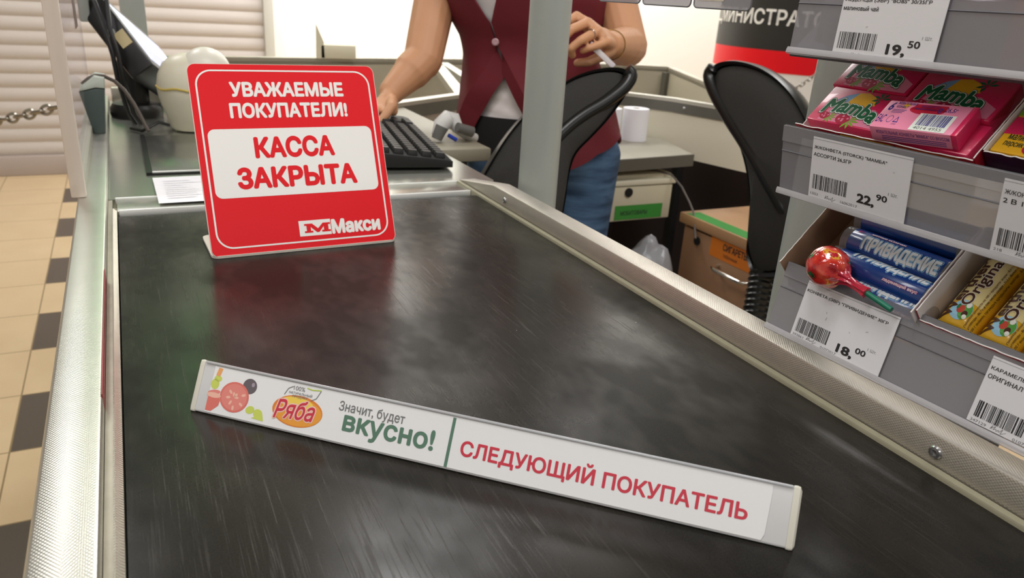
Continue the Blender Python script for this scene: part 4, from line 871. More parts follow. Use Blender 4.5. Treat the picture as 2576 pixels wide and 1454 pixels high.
# round column with the wrapped sign
CC = at(2030, 100, 3.95); CR = 0.455
t = thing('column', 'round white column behind the chairs with a black and red wrapped sign', 'column', (CC.x, CC.y, FZ))
m = MB(); m.lathe([(CR, 0), (CR, 2.08 - FZ)], 72); obj('shaft', m, mat('column_white', '#ebe7e2', 0.6), t)
def band(name, z0, z1, r, mm): m = MB(); m.lathe([(r - 0.002, z0 - FZ), (r, z0 - FZ), (r, z1 - FZ), (r - 0.002, z1 - FZ)], 72); return obj(name, m, mm, t)
band('red_band', 0.012, 0.112, CR + 0.004, M_red); bk = band('black_band', 0.112, 0.62, CR + 0.004, mat('sign_black', '#1d1b18', 0.5))
ca = math.atan2(-CC.y, -CC.x)
def cyl(x, y, z): a = ca + x / CR; return (( CR + 0.006) * math.cos(a), (CR + 0.006) * math.sin(a), y - FZ)
m = MB(); m.text('АДМИНИСТРАТОР', (-0.672, 0.212, 0.128, 0.298), bold=0.022, warp=cyl); obj('lettering', m, M_white, bk)
# small carton on the ledge
c = onY(845, 150, 3.07); t = thing('carton', 'small pale carton with raised flap on the ledge behind the red sign', 'carton', (c.x, c.y, 0.012))
obj('box', MB().bb(-0.062, 0.075, -0.02, 0.05, 0, 0.05, bev=0.002), mat('pale_carton', '#e6dfc6', 0.6), t); obj('flap', MB().add([(-0.080, -0.02, 0), (-0.048, -0.02, 0), (-0.050, -0.02, 0.06), (-0.078, -0.02, 0.125), (-0.080, -0.016, 0), (-0.048, -0.016, 0), (-0.050, -0.016, 0.06), (-0.078, -0.016, 0.125)], [(0, 1, 2, 3), (7, 6, 5, 4), (0, 3, 7, 4), (1, 5, 6, 2), (3, 2, 6, 7), (0, 4, 5, 1)]), MATS['pale_carton'], t)

# ------------------------------------------------------------------ chains
def chain(label, a, b, sag, n, ln, wr, mm):
    t = thing('barrier_chain', label, 'chain', a, 'barrier chains'); a, b = Vector(a), Vector(b)
    pts = [a.lerp(b, i / n) + Vector((0, 0, -sag * math.sin(PI * i / n))) for i in range(n + 1)]
    for i in range(n):
        c = (pts[i] + pts[i + 1]) / 2 - a; d = (pts[i + 1] - pts[i]).normalized(); f = frame(c, d, ZZ if i % 2 else d.cross(ZZ))
        q = [(ln * 0.68 * math.cos(k * PI / 8), ln * 0.36 * math.sin(k * PI / 8), 0) for k in range(16)]
        obj('link', MB().tube(q, wr, 6, M=f, closed=True), mm, t)
M_chain = mat('galvanised_chain', '#9c968c', 0.3, 0.9)
p0, p1 = at(-160, 318, 2.35), at(150, 268, 2.15); chain('metal barrier chain on the left in front of the roller shutter', p0, p1, 0.012, 15, 0.034, 0.0045, M_chain)
p0, p1 = at(1985, 232, 2.9), at(2062, 178, 2.9); chain('thin metal chain on the right in front of the white column', p0, p1, 0.006, 8, 0.019, 0.0022, M_chain)

# ------------------------------------------------------------------ things on the far end of the counter
t = thing('acrylic_screen', 'clear acrylic screen with frosted edge standing along the left rail', 'screen', (-0.066, 1.4, 0.0))
obj('pane', MB().bb(-0.0685, -0.0645, 1.075, 1.80, 0.0122, 0.62), M_acryl, t, True)
obj('frosted_edge', MB().bb(-0.0755, -0.0585, 1.060, 1.076, 0.0124, 0.62, bev=0.002), M_frost, t, True)
obj('base_block', MB().bb(-0.0745, -0.0595, 1.076, 1.80, 0.0122, 0.026), mat('acrylic_block', '#c9c8b8', 0.3, alpha=0.7), t, True)
a = at(183, 40, 1.75); obj('metal_post', MB().bb(-0.064, -0.045, 1.735, 1.762, 0.185, 0.62, bev=0.003), M_pole, t, True)
obj('brown_strip', MB().bb(-0.0640, -0.0632, 1.52, 1.60, 0.185, 0.62), mat('brown_tape', '#4d3527', 0.5), t, True)

# card terminal: wedge with a pale top and cable
bs = onZ(240, 336, 0.0126); t = thing('card_terminal', 'dark grey card terminal standing on the left rail by the acrylic screen', 'terminal', (bs.x, bs.y, 0.0122))
yv = 1.0; o0 = Vector((bs.x, bs.y, 0.0126)); DD = (o0 - CAM).dot(RF)
def pl(px, py): p = onY(px, py, bs.y); return (p.x - bs.x, p.z - 0.0122)
w_ = [pl(x, y) for x, y in ((237, 337), (266, 336), (263, 224), (240, 222), (198, 232))]
m = MB(); m.prism([(a, b) for a, b in w_], -0.075, 0, frame((0, 0, 0), (1, 0, 0), (0, 0, 1)), bev=0.003); obj('body', m, mat('terminal_slate', '#3f4b48', 0.45), t)
w2 = [pl(x, y) for x, y in ((198, 231), (240, 221), (263, 223), (262, 196), (236, 192), (205, 216))]
m = MB(); m.prism([(a, b) for a, b in w2], -0.072, 0.001, frame((0, 0, 0), (1, 0, 0), (0, 0, 1)), bev=0.003); obj('top_cover', m, mat('terminal_pale', '#b9c0b6', 0.4), t)
cpts = [(206, 212, -.012), (222, 198, -.01), (240, 190, 0), (262, 192, 0), (288, 204, 0), (312, 226, 0), (335, 258, 0), (352, 288, 0), (366, 316, 0), (374, 330, 0)]
m = MB(); m.tube([tuple(Vector(at(x, y, DD - 0.01 + d))) for x, y, d in cpts], 0.0032, 8); obj('cable', m, mat('terminal_cable', '#4a4138', 0.5), t, True)
# small display
bs = onZ(346, 292, 0.0); t = thing('display', 'small black touch display on a round foot, tilted and lit', 'display', (bs.x, bs.y, 0)); Dm = (bs - CAM).dot(RF)
m = MB(); m.lathe([(0.0, 0), (0.049, 0), (0.050, 0.004), (0.050, 0.018), (0.044, 0.027), (0.020, 0.030), (0, 0.030)], 36); obj('foot', m, M_black, t)
tp = at(330, 140, Dm) - bs; m = MB(); rings = []
for k, (a, b, z) in enumerate(((0.026, 0.022, 0.028), (0.027, 0.022, 0.08), (0.029, 0.024, 0.105), (0.024, 0.022, 0.125))):
    q = z / 0.158; rings.append([(tp.x * q + a * math.cos(2 * PI * i / 20), tp.y * q * 0 + b * math.sin(2 * PI * i / 20), z) for i in range(20)])
m.loft(rings); obj('stand', m, M_black, t)
A = at(308, 58, Dm); Bq = at(436, 224, Dm); ax = (Bq - A); Ls = ax.length; ax.normalize(); by = Vector((0.10, 1, 0.0)); by = (by - by.dot(ax) * ax).normalized(); nn = ax.cross(by); 
if nn.x < 0: nn = -nn
FM = frame(A, ax, nn)                           # local x down the slope, y out of the screen, z across
m = MB(); m.bb(0, Ls, -0.034, 0.016, -0.13, 0.13, bev=0.006); 
hs = MB(); hs.add([FM @ Vector(v) for v in m.v], m.f, 0); hs.s = m.s; obj('housing', hs, M_black, t, True)
m = MB(); m.bb(0.022, Ls - 0.016, 0.0161, 0.0168, -0.118, 0.118, FM); m.bb(0.10, Ls - 0.018, 0.0169, 0.0171, -0.112, 0.112, FM, mi=1); m.bb(0.026, 0.040, 0.0169, 0.0171, -0.112, 0.02, FM, mi=1); m2 = obj('lit_screen', m, [mat('lit_screen', '#d3dcf0', 0.3, emit=0.7), mat('screen_lavender', '#9fa6d6', 0.3, emit=0.5)], t, True)
m = MB(); m.bb(0.085, 0.118, -0.012, 0.010, -0.1312, 0.1312, FM); obj('beige_sticker', m, mat('beige_sticker', '#c7b68a', 0.6), t, True)
m = MB(); m.bb(-0.014, 0.014, -0.034, 0.004, -0.03, 0.03, FM, bev=0.004); obj('top_bracket', m, mat('bracket_grey_green', '#aab4a6', 0.4), t, True)
zs = -0.131 if (FM.to_3x3() @ Vector((0, 0, 1))).y > 0 else 0.131
q = FM.inverted() @ at(327, 150, Dm - 0.13); m = MB(); m.tube([(0.079 + 0.0065 * math.cos(k * PI / 8), -0.012 + 0.0065 * math.sin(k * PI / 8), zs) for k in range(16)], 0.0022, 6, M=FM, closed=True); obj('hinge_ring', m, mat('grey_ring', '#9a9a98', 0.4), t, True)
for x0, x1, x2 in ((236, 262, 284), (268, 276, 298)):
    m = MB(); m.tube([tuple(at(*p)) for p in ((x0 - 12, -60, Dm - .15), (x0, 0, Dm - .15), (x1, 70, Dm - .15), (x2, 140, Dm - .15), (x2 + 12, 200, Dm - .13), (x2 + 40, 286, Dm - .10), (x2 + 62, 318, Dm - .075))], 0.0042, 8); obj('cable', m, M_black, t, True)
m = MB(); p = at(330, -10, Dm + 0.25); m.bb(p.x - 0.028, p.x + 0.028, p.y, p.y + 0.05, -0.0, 0.62, bev=0.003); tag(obj('lane_post', m, M_pole), 'grey square post rising behind the black display', 'post')
# ivory round weighing or scanning unit with rubber band
bs = onZ(492, 330, 0.0035); t = thing('scanner_dome', 'ivory rounded scanner unit with a yellow rubber band, behind the red sign', 'scanner', (bs.x, bs.y + 0.03, 0.0035))
m = MB(); m.lathe([(0, 0), (0.036, 0), (0.041, 0.006), (0.050, 0.035), (0.0575, 0.062), (0.0595, 0.082), (0.0555, 0.102), (0.046, 0.122), (0.032, 0.134), (0.015, 0.140), (0, 0.141)], 40); obj('shell', m, M_beige, t)
m = MB(); m.ball((0.029, -0.014, 0.108), 0.0455, n=28); obj('scan_head', m, mat('pale_ivory', '#e4e0d2', 0.35), t)
m = MB(); m.tube([(0.0592 * math.cos(k * PI / 20), 0.0592 * math.sin(k * PI / 20), 0.079 + 0.002 * math.sin(k)) for k in range(40)], 0.0022, 6, closed=True); obj('rubber_band', m, mat('yellow_rubber', '#c9b056', 0.6), t)
m = MB(); m.tube([(-0.045, -0.02, 0.010), (-0.062, -0.03, 0.018), (-0.080, -0.04, 0.010), (-0.092, -0.03, 0.002), (-0.11, 0.0, 0.002)], 0.003, 8); obj('cable', m, M_black, t)
# keyboard
FK = frame((0.480, 1.168, 0.0052), (0.075, 0.46, 0), (-1, 0.1, 0)); t = thing('keyboard', 'black keyboard lying lengthwise on the steel counter', 'keyboard', FK)
m = MB(); m.prism([(0, 0.0), (0.165, 0.0), (0.165, 0.026), (0.155, 0.028), (0.01, 0.013), (0, 0.010)], 0, 0.46, frame((0, 0, 0), (0, 1, 0), (0, 0, 1)) , bev=0.002)
obj('case', m, M_blackm, t)
kt = MB(); kt.loft([[(x * s, y * s, z) for x, y in rrect(-0.0086, -0.0086, 0.0086, 0.0086, 0.002, 2)] for s, z in ((1, 0), (0.97, 0.004), (0.80, 0.0085))]); M_key = mat('key_black', '#1d1c1b', 0.5)
k0 = None; ky = Matrix.Rotation(math.atan2(0.015, 0.145), 4, 'X')
for r in range(5):
    for c in range(19):
        if c == 15: continue
        Mk = T(0.018 + c * 0.0192 + (0.006 if c > 15 else 0) + 0.030 * 0, 0.020 + r * 0.0235, 0.0142 + 0.0235 * r * 0.103) @ ky
        if k0 is None: k0 = obj('key', kt, M_key, t); k0.matrix_local = Mk
        else: q = k0.copy(); C.objects.link(q); q.parent = t; q.matrix_local = Mk
# hand scanner
c = at(1118, 350, 1.53); Ds = 1.53; t = thing('hand_scanner', 'white and grey hand scanner lying between keyboard and booth', 'scanner', (c.x, c.y, -0.004))
m = MB(); P = [at(1100, 342, Ds), at(1110, 315, Ds), at(1128, 297, Ds), at(1140, 300, Ds + .01), at(1150, 320, Ds + .01), at(1172, 338, Ds + .03), at(1195, 348, Ds + .05)]
m.tube([tuple(p) for p in P], [0.012, 0.017, 0.017, 0.016, 0.013, 0.011, 0.010], 16); obj('grip', m, mat('scanner_white', '#dcdad6', 0.35), t, True)
m = MB(); m.tube([tuple(at(1098, 350, Ds - .012)), tuple(at(1112, 318, Ds - .016))], [0.011, 0.013], 14); obj('scan_window', m, mat('scanner_grey', '#6d6a66', 0.4), t, True)
m = MB(); m.tube([tuple(at(1150, 320, Ds - .012)), tuple(at(1188, 332, Ds + .01))], [0.010, 0.011], 12); obj('grey_insert', m, MATS['scanner_grey'], t, True)
m = MB(); m.tube([tuple(at(1128, 340, Ds - .01)), tuple(at(1148, 352, Ds))], 0.004, 10); obj('blue_trigger', m, mat('trigger_blue', '#2b43b0', 0.4), t, True)

# ------------------------------------------------------------------ chairs
M_fab = mat('dark_grey_fabric', '#2d2b28', 0.9, noise=(260, 0.35), bump=(500, 0.4, 0.001)); M_shell = mat('black_chair_plastic', '#161716', 0.30)
def smooth(p, closed, k=4):
    out = []; n = len(p); g = (lambda i: p[i % n]) if closed else (lambda i: p[min(max(i, 0), n - 1)])
    for i in range(n if closed else n - 1):
        a, b, c, d = (Vector(g(i + q)) for q in (-1, 0, 1, 2))
        for j in range(k):
            t = j / k; out.append(tuple(0.5 * (2 * b + (c - a) * t + (2 * a - 5 * b + 4 * c - d) * t * t + (3 * b - a - 3 * c + d) * t ** 3)))
    return out if closed else out + [tuple(p[-1])]
def chair(label, outline, dep, rim, post, seat, yaw, cush=0.02):
    """outline: px outline of the backrest; dep(px, py): distance there; the rest is built around the seat centre"""
    t = thing('office_chair', label, 'chair', (seat[0], seat[1], FZ), 'black office chairs in the cashier booth')
    outline0 = outline; outline = smooth(outline, True); rim = smooth(rim, False) if rim else rim
    P = [at(x, y, dep(x, y)) for x, y in outline]; c = sum(P, Vector()) / len(P)
    a = at(outline[0][0] + 60, outline[0][1], dep(outline[0][0] + 60, outline[0][1])) - at(*outline[0], dep(*outline[0])); b = at(outline[0][0], outline[0][1] + 60, dep(outline[0][0], outline[0][1] + 60)) - at(*outline[0], dep(*outline[0]))
    nrm = a.cross(b).normalized(); nrm = nrm if nrm.dot(RF) > 0 else -nrm
    def sh(k, off): return [tuple(c + (p - c) * k + nrm * off) for p in P]
    m = MB(); m.loft([sh(0.0, -0.012), sh(0.55, -0.010), sh(0.82, -0.004), sh(0.93, 0.006), sh(0.955, 0.022)], caps=False); obj('cushion', m, M_fab, t, True)
    m = MB(); m.loft([sh(0.95, 0.004), sh(0.985, -0.001), sh(1.0, 0.010), sh(1.0, 0.026), sh(0.96, 0.044), sh(0.8, 0.060), sh(0.4, 0.070), sh(0.0, 0.072)], caps=False); obj('back_shell', m, M_shell, t, True)
    if rim: m = MB(); m.tube([tuple(at(x, y, dep(x, y)) - nrm * 0.004) for x, y in rim], [0.006] + [0.0135] * (len(rim) - 2) + [0.008], 14); obj('rim', m, M_shell, t, True)
    # bellows over the back post, from the backrest down to the seat
    s = Vector(seat); p0, p1 = Vector(post[0]), Vector(post[1]); n = 26; path = [p0.lerp(p1, i / n) for i in range(n + 1)]; last = p1
    m = MB(); m.tube([tuple(q) for q in path], [0.024 + 0.004 * (i % 2) for i in range(n + 1)], 18); obj('bellows', m, M_shell, t, True)
    m = MB(); m.tube([tuple(last), tuple(last + Vector((0, 0, -0.03))), tuple(s + Vector((0, 0, -0.045)))], 0.016, 10); obj('back_bar', m, M_shell, t, True)
    m = MB(); fm = T(*s) @ R(yaw, 'Z'); m.prism(rrect(-0.20, -0.20, 0.20, 0.20, 0.08), -0.03, 0.035, fm, bev=0.02); obj('seat', m, M_fab, t, True)
    m = MB(); m.tube([tuple(s + Vector((0, 0, -0.03))), (s.x, s.y, FZ + 0.10)], 0.022, 16); obj('gas_column', m, M_shell, t, True)
    for k in range(5):
        a = yaw + k * 2 * PI / 5; e = Vector((s.x + 0.24 * math.cos(a), s.y + 0.24 * math.sin(a), FZ + 0.065)); m = MB(); m.tube([(s.x, s.y, FZ + 0.11), tuple(e)], [0.024, 0.014], 10); g = obj('base_arm', m, M_shell, t, True)
        m = MB(); m.lathe([(0.0, -0.012), (0.024, -0.012), (0.026, 0), (0.024, 0.012), (0, 0.012)], 18, 0, frame((e.x, e.y, FZ + 0.026), (math.cos(a), math.sin(a), 0), ZZ)); m.tube([tuple(e), (e.x, e.y, FZ + 0.045)], 0.006, 8); obj('castor', m, M_shell, g, True)
    return t
o2 = [(1780, 196), (1787, 172), (1806, 155), (1845, 150), (1895, 161), (1945, 188), (1988, 230), (2020, 282), (2048, 345), (2078, 430), (2090, 520), (2062, 600), (2005, 672), (1960, 698), (1900, 698), (1880, 660), (1878, 620), (1886, 560), (1884, 480), (1870, 400), (1842, 322), (1804, 252)]
d2 = lambda x, y: 1.66 - 0.30 * (x - 1780) / 300 
chair('black office chair on the right, its arched back before the red column band', o2, d2, [(1800, 168), (1787, 190), (1800, 232), (1832, 290), (1868, 345), (1905, 405), (1940, 465), (1985, 540)], (at(1922, 670, 1.56), at(1890, 860, 1.52)), (1.34, 0.86, -0.42), 0.4)
o1 = [(1592, 192), (1588, 214), (1570, 248), (1532, 300), (1490, 345), (1450, 388), (1432, 440), (1420, 520), (1400, 600), (1340, 620), (1270, 560), (1222, 490), (1206, 460), (1226, 418), (1268, 350), (1308, 300), (1360, 252), (1425, 202), (1478, 178), (1535, 167), (1575, 172)]
d1 = lambda x, y: 1.44 - 0.10 * (1590 - x) / 380
chair('black office chair in front of the cashier, its tilted back behind the grey post', o1, d1, [(1572, 176), (1584, 192), (1566, 222), (1520, 258), (1470, 288), (1425, 322), (1380, 368), (1330, 430)], (at(1395, 560, 1.42), at(1388, 760, 1.40)), (0.86, 1.08, -0.42), -0.3)

# ------------------------------------------------------------------ the cashier
FF = Vector((-0.42, -0.9075, 0)); EE = Vector((0.9075, -0.42, 0)); TC = Vector((0.865, 1.63, 0))
pers = thing('person', 'person in a dark red vest, white shirt and jeans standing behind the counter', 'person', (TC.x, TC.y, FZ))
M_skin = mat('skin', '#cb946d', 0.5, noise=(25, 0.05)); M_skin.node_tree.nodes['Principled BSDF'].inputs['Subsurface Weight'].default_value = 0.08
def loc(s, f, z): return TC + EE * (s + 0.2 * (0.12 - min(0.30, max(-0.08, z)))) + FF * f + ZZ * z       # hip carried to one side
b = MB()
Sr, Sl = Vector((0.712, 1.795, 0.425)), Vector((1.030, 1.665, 0.425))
Er, Wr = at(1064, 150, 1.66), at(984, 232, 1.62); El, Wl = at(1580, 118, 1.68), at(1536, 113, 1.50)
# trunk, neck, head
for z, a, d in ((-0.04, 0.150, 0.095), (0.06, 0.130, 0.085), (0.16, 0.118, 0.08), (0.26, 0.135, 0.09), (0.36, 0.140, 0.085)):
    b.ball(tuple(loc(0, 0, z)), 1, M=None) if False else b.add(*(lambda q: ([tuple(loc(v[0] * a, v[1] * d, z + v[2] * 0.10)) for v in q.v], q.f))(MB().ball((0, 0, 0), 1, n=18)), 0)
b.cap(loc(0, -0.01, 0.40), loc(0, 0.005, 0.56), 0.060, 0.052)
b.cap(Sr + Vector((0.10, -0.04, 0.02)), Sr, 0.060, 0.055); b.cap(Sl + Vector((-0.10, 0.04, 0.02)), Sl, 0.060, 0.055)
hd = loc(0, 0.02, 0.665); hq = MB().ball((0, 0, 0), 1, n=26)
b.add([tuple(hd + EE * v[0] * (0.073 - 0.012 * max(0, -v[2])) + FF * v[1] * 0.092 + ZZ * v[2] * 0.115) for v in hq.v], hq.f, 0)
b.cap(hd + FF * 0.07 + ZZ * (-0.075), hd + FF * 0.075 + ZZ * (-0.08), 0.030, 0.026)             # chin
b.cap(hd + FF * 0.088 + ZZ * 0.01, hd + FF * 0.112 + ZZ * (-0.025), 0.009, 0.013)                # nose
for s in (-1, 1): b.cap(hd + EE * s * 0.074 + ZZ * 0.012, hd + EE * s * 0.076 + ZZ * (-0.03), 0.013, 0.009)   # ears
# arms
for S, E, W in ((Sr, Er, Wr), (Sl, El, Wl)):
    mid = S.lerp(E, 0.45); b.cap(S, mid, 0.052, 0.050); b.cap(mid, E, 0.050, 0.043)
    m2 = E.lerp(W, 0.35); b.cap(E, m2, 0.042, 0.041); b.cap(m2, W, 0.041, 0.027)
def hand(W, knuckles, fingers, thumb):
    kc = sum((Vector(k) for k in knuckles), Vector()) / 4
    for i, k in enumerate(knuckles):
        k = Vector(k); w0 = W.lerp(k, 0.18); b.cap(w0, k, 0.0155, 0.0105)
        if i: b.cap(Vector(knuckles[i - 1]).lerp(k, 0.5).lerp(W, 0.4), Vector(knuckles[i - 1]).lerp(k, 0.5), 0.014, 0.0098)
    b.cap(W, W.lerp(kc, 0.5), 0.024, 0.018)
    for f, r in zip(fingers, (0.0085, 0.0088, 0.0084, 0.0074)):
        f = [Vector(p) for p in f]
        for i in range(len(f) - 1): b.cap(f[i], f[i + 1], r * (1.12 - 0.1 * i), r * (1.02 - 0.1 * i))
    th_ = [Vector(p) for p in thumb]
    for i in range(len(th_) - 1): b.cap(th_[i], th_[i + 1], (0.0135, 0.0108, 0.0092)[i], (0.0112, 0.0094, 0.0078)[i])
# hand with the paper slip (image right)
kn = [at(1450, 42, 1.43), at(1478, 57, 1.42), at(1501, 79, 1.415), at(1525, 106, 1.425)]
fg = [[kn[0], at(1416, 60, 1.40), at(1402, 86, 1.40), at(1406, 108, 1.415)], [kn[1], at(1437, 74, 1.386), at(1415, 99, 1.386), at(1417, 122, 1.405)], [kn[2], at(1460, 102, 1.384), at(1436, 122, 1.387), at(1440, 140, 1.405)], [kn[3], at(1497, 116, 1.40), at(1480, 122, 1.398), at(1465, 128, 1.402)]]
hand(Wl, kn, fg, [Wl.lerp(kn[3], 0.2) + RD * 0.012, at(1512, 142, 1.455), at(1480, 156, 1.44), at(1452, 158, 1.43)])
# hand over the keyboard (image left)
kn2 = [at(948, 268, 1.575), at(962, 276, 1.570), at(976, 280, 1.572), at(989, 280, 1.585)]
fg2 = [[k, k + Vector((-0.028, -0.012, 0.004)), k + Vector((-0.046, -0.018, -0.008)), k + Vector((-0.052, -0.020, -0.024))] for k in kn2]
hand(Wr, kn2, fg2, [Wr.lerp(kn2[3], 0.3), at(985, 268, 1.55), at(968, 292, 1.54), at(955, 305, 1.535)])
body = applied('body', b, M_skin, 0.0030, 4, pers)
# face details and hair
for s in (-1, 1):
    m = MB(); m.ball(tuple(hd + EE * s * 0.031 + FF * 0.0765 + ZZ * 0.008), 0.0100, n=14); e_ = obj('eye', m, mat('eye_white', '#e8e4de', 0.2), pers, True)
    m = MB(); m.ball(tuple(hd + EE * s * 0.031 + FF * 0.0838 + ZZ * 0.008), 0.0043, n=10); obj('iris', m, mat('iris_brown', '#3c2616', 0.2), e_, True)
m = MB(); m.tube([tuple(hd + EE * s * 0.024 + FF * (0.090 - 0.006 * abs(s)) + ZZ * (-0.055)) for s in (-1, -0.5, 0, 0.5, 1)], [0.003, 0.0055, 0.006, 0.0055, 0.003], 10); obj('mouth', m, mat('lip', '#a85a50', 0.4), pers, True)
m = MB(); hq = MB().ball((0, 0, 0), 1, n=26); vs = []
for v in hq.v:
    x, y, z = v; k = 1.0 if (y < 0.35 or z > 0.55) else 0.80; lo = 1.35 if (z < 0 and y < 0.1) else 1.0
    vs.append(tuple(hd + EE * x * 0.084 * k + FF * (y * 0.100 - 0.008) * k + ZZ * (z * 0.124 * k * lo + 0.008)))
m.add(vs, hq.f, 0, None, True); obj('hair', m, mat('brown_hair', '#4a3322', 0.55, noise=(60, 0.2)), pers, True)
# clothes
CEN = -0.48                                       # the button row sits left of the middle
prof = [(-0.14, .190, .128), (-0.10, .190, .128), (-0.05, .189, .126), (0.0, .183, .121), (0.05, .172, .115), (0.10, .157, .110), (0.15, .147, .108), (0.19, .149, .113), (0.23, .166, .126), (0.28, .176, .138), (0.33, .176, .136), (0.38, .172, .124), (0.42, .160, .104), (0.455, .118, .086), (0.485, .075, .068)]
def ringpt(z, a, d, ph, k=1.0, add=0.0, n=2.4):
    c, s = math.cos(ph), math.sin(ph); r = (abs(c) ** n + abs(s) ** n) ** (-1 / n); return loc((a * k + add) * r * s, (d * k + add) * r * c, z)
m = MB(); m.loft([[tuple(ringpt(z, a, d, 2 * PI * i / 56, 0.965, 0.0016 * math.sin(7 * i / 8 + z * 190) * (1 if z < 0.18 else 0.3))) for i in range(56)] for z, a, d in [(-0.002 + (0.49) * j / 70, *[(lambda A, B, t: A + (B - A) * t)(*q) for q in [(lambda z: (lambda i: ((prof[i][1], prof[i + 1][1], (z - prof[i][0]) / (prof[i + 1][0] - prof[i][0])), (prof[i][2], prof[i + 1][2], (z - prof[i][0]) / (prof[i + 1][0] - prof[i][0]))))(max(i for i in range(len(prof) - 1) if prof[i][0] <= z)))(-0.002 + 0.49 * j / 70)[w_] for w_ in (0, 1)]]) for j in range(70)]], caps=False)
for S, E in ((Sr, Er), (Sl, El)): cn = (Sr + Sl) / 2; m.tube([tuple(S.lerp(cn, 0.62) + ZZ * 0.022), tuple(S.lerp(cn, 0.30) + ZZ * 0.012), tuple(S), tuple(S.lerp(E, 0.25)), tuple(S.lerp(E, 0.38))], [0.064, 0.067, 0.066, 0.061, 0.058], 24)
obj('shirt', m, mat('white_shirt', '#e3dad8', 0.8, noise=(12, 0.04)), pers, True)
m = MB(); m.loft([[tuple(ringpt(z, a, d, CEN - 1.15 + 1.75 * i / 30, 1.0, 0.004)) for i in range(31)] for z, a, d in ((-0.060, .188, .127), (-0.04, .187, .126), (0.0, .182, .121), (0.022, .176, .118))], caps=False, closed=False); obj('black_waist_strip', m, mat('waist_strip_black', '#0e0d0e', 0.85), pers, True)  # black strip across the front, between shirt hem and jeans
# vest: two front panels that part below the button and at the neck
def gap(z, side):
    if z > 0.225: return 0.02 + 0.40 * min(1, (z - 0.225) / 0.16)
    if z > 0.172: return 0.015
    t = min(1, (0.172 - z) / 0.22); return 0.015 + (0.82 if side < 0 else 0.62) * t ** (1.0 if side < 0 else 0.85)
def at_z(z):
    i = max(i for i in range(len(prof) - 1) if prof[i][0] <= z + 1e-9); t = (z - prof[i][0]) / (prof[i + 1][0] - prof[i][0]); return tuple(prof[i][w] + (prof[i + 1][w] - prof[i][w]) * t for w in (1, 2))
nv, nph = 46, 60; rows_o, rows_i = [], []
for j in range(nv + 1):
    z = -0.055 + 0.515 * j / nv; a, d = at_z(z); ro, ri = [], []
    for i in range(nph + 1):
        t = i / nph; p0 = CEN + gap(z, 1); p1 = CEN + 2 * PI - gap(z, -1); ph = p0 + (p1 - p0) * t
        edge = max(0, 1 - min(t, 1 - t) / 0.10); fl = (0.020 * edge ** 1.5 * min(1, max(0, (0.17 - z) / 0.12)))
        drop = -0.050 * edge * max(0, (0.02 - z) / 0.095) ** 2 + 0.045 * math.exp(-((ph - 1.25) / 0.45) ** 2) * max(0, (0.03 - z) / 0.085) ** 2
        fold = 0.0022 * math.sin(ph * 9 + z * 30) * min(1, max(0, (0.2 - z) / 0.1))
        kz = 1.045 - 0.035 * min(1, max(0, (0.08 - z) / 0.08)); ro.append(tuple(ringpt(z + drop, a, d, ph, kz, 0.006 + fl + fold))); q0 = p0 - 0.16 * min(1, max(0, (0.17 - z) / 0.05)); q1 = p1 + 0.30 * min(1, max(0, (0.17 - z) / 0.05)); ri.append(tuple(ringpt(z + drop, a, d, q0 + (q1 - q0) * t, kz - 0.012, 0.002 + fl * 0.5 + fold)))
    rows_o.append(ro); rows_i.append(ri)
m = MB(); m.loft(rows_o, 0, closed=False, caps=False); m.loft(rows_i, 1, closed=False, caps=False)
for e in (0, nph): m.loft([[rows_o[j][e], rows_i[j][e]] for j in range(nv + 1)], 0, closed=False, caps=False)
m.loft([[rows_o[0][i], rows_i[0][i]] for i in range(nph + 1)], 0, closed=False, caps=False)
vest = obj('vest', m, [mat('maroon_cloth', '#680f1d', 0.75, noise=(14, 0.08), bump=(700, 0.15, 0.001)), mat('black_lining', '#120a0b', 0.8)], pers, True)
a, d = at_z(0.185); bp = ringpt(0.185, a, d, CEN, 1.045, 0.010); m = MB(); fb_ = frame(bp, EE, ZZ); m.lathe([(0, 0), (0.0075, 0), (0.0080, 0.0015), (0.0060, 0.0030), (0, 0.0026)], 20, 0, fb_ ); obj('button', m, mat('pale_button', '#b9939a', 0.3), vest, True)
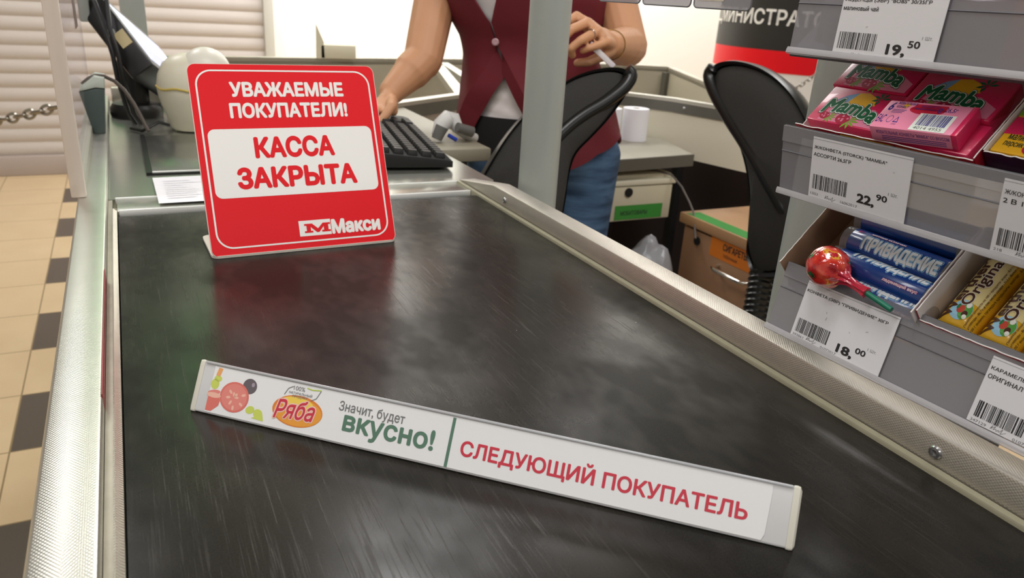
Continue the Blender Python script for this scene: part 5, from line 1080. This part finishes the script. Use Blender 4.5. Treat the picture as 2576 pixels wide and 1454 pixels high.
# jeans
j = MB(); j.add(*(lambda q: ([tuple(loc(v[0] * 0.182, v[1] * 0.118, -0.07 + v[2] * 0.10)) for v in q.v], q.f))(MB().ball((0, 0, 0), 1, n=20)), 0)
for s in (-1, 1):
    h, kk, an = loc(s * 0.092, 0, -0.08), loc(s * 0.098, 0.015, -0.44), loc(s * 0.100, -0.01, FZ + 0.07)
    j.cap(h, h.lerp(kk, 0.5), 0.100, 0.082); j.cap(h.lerp(kk, 0.5), kk, 0.082, 0.064); j.cap(kk, an, 0.064, 0.050)
def mat_denim():
    mm = mat('denim', '#3c5877', 0.8); nt = mm.node_tree; bs = nt.nodes['Principled BSDF']; tc = N(nt, 'TexCoord'); mp = N(nt, 'Mapping'); mp.inputs['Scale'].default_value = (8, 8, 40); nt.links.new(tc.outputs['Object'], mp.inputs[0])
    n = N(nt, 'TexNoise'); n.inputs['Scale'].default_value = 1.0; n.inputs['Detail'].default_value = 6; nt.links.new(mp.outputs[0], n.inputs['Vector']); r = N(nt, 'ValToRGB'); nt.links.new(n.outputs['Fac'], r.inputs[0]); r.color_ramp.elements[0].position = 0.35; r.color_ramp.elements[0].color = lin('#2c4666'); r.color_ramp.elements[1].position = 0.7; r.color_ramp.elements[1].color = lin('#5d7ea3'); nt.links.new(r.outputs[0], bs.inputs['Base Color'])
    bp = N(nt, 'Bump'); bp.inputs['Strength'].default_value = 0.5; bp.inputs['Distance'].default_value = 0.006; nt.links.new(n.outputs['Fac'], bp.inputs['Height']); nt.links.new(bp.outputs[0], bs.inputs['Normal']); return mm
applied('jeans', j, mat_denim(), 0.008, 5, pers)
for s in (-1, 1):
    m = MB(); m.cap(loc(s * 0.10, -0.03, FZ + 0.040), loc(s * 0.115, 0.13, FZ + 0.034), 0.040, 0.034); obj('shoe', m, M_blackm, pers, True)
# ring and bracelet
rp = kn[2].lerp(fg[2][1], 0.35); rd = (fg[2][1] - kn[2]).normalized(); fr_ = frame(rp, rd.orthogonal(), rd.cross(rd.orthogonal()))
m = MB(); m.tube([(0.0097 * math.cos(k * PI / 10), 0.0097 * math.sin(k * PI / 10), 0) for k in range(20)], 0.0012, 6, M=fr_, closed=True); obj('finger_ring', m, mat('silver', '#d8d8d8', 0.15, 1.0), pers, True)
wd_ = (Wl - El).normalized(); fr_ = frame(Wl - wd_ * 0.005, wd_.orthogonal(), wd_.cross(wd_.orthogonal()))
m = MB(); m.tube([(0.0285 * math.cos(k * PI / 14), 0.0285 * math.sin(k * PI / 14), 0) for k in range(28)], 0.0009, 6, M=fr_, closed=True); obj('bracelet', m, mat('gold', '#c9a64a', 0.2, 1.0), pers, True)
m = MB(); p0, p1 = at(1484, 110, 1.405), at(1544, 168, 1.43); m.box((0, 0, (p1 - p0).length / 2), (0.011, 0.0035, (p1 - p0).length), frame(p0, RF.cross(p1 - p0), (p1 - p0).cross(RF.cross(p1 - p0))), bev=0.001)
tag(obj('plastic_stylus', m, mat('pale_plastic', '#dcd5d8', 0.35)), "pale flat pen held in the cashier's hand beside the grey post", 'pen')

# ------------------------------------------------------------------ lift everything so that the floor is at z = 0
for o in list(C.objects):
    if o.parent is None: o.location.z += BELT
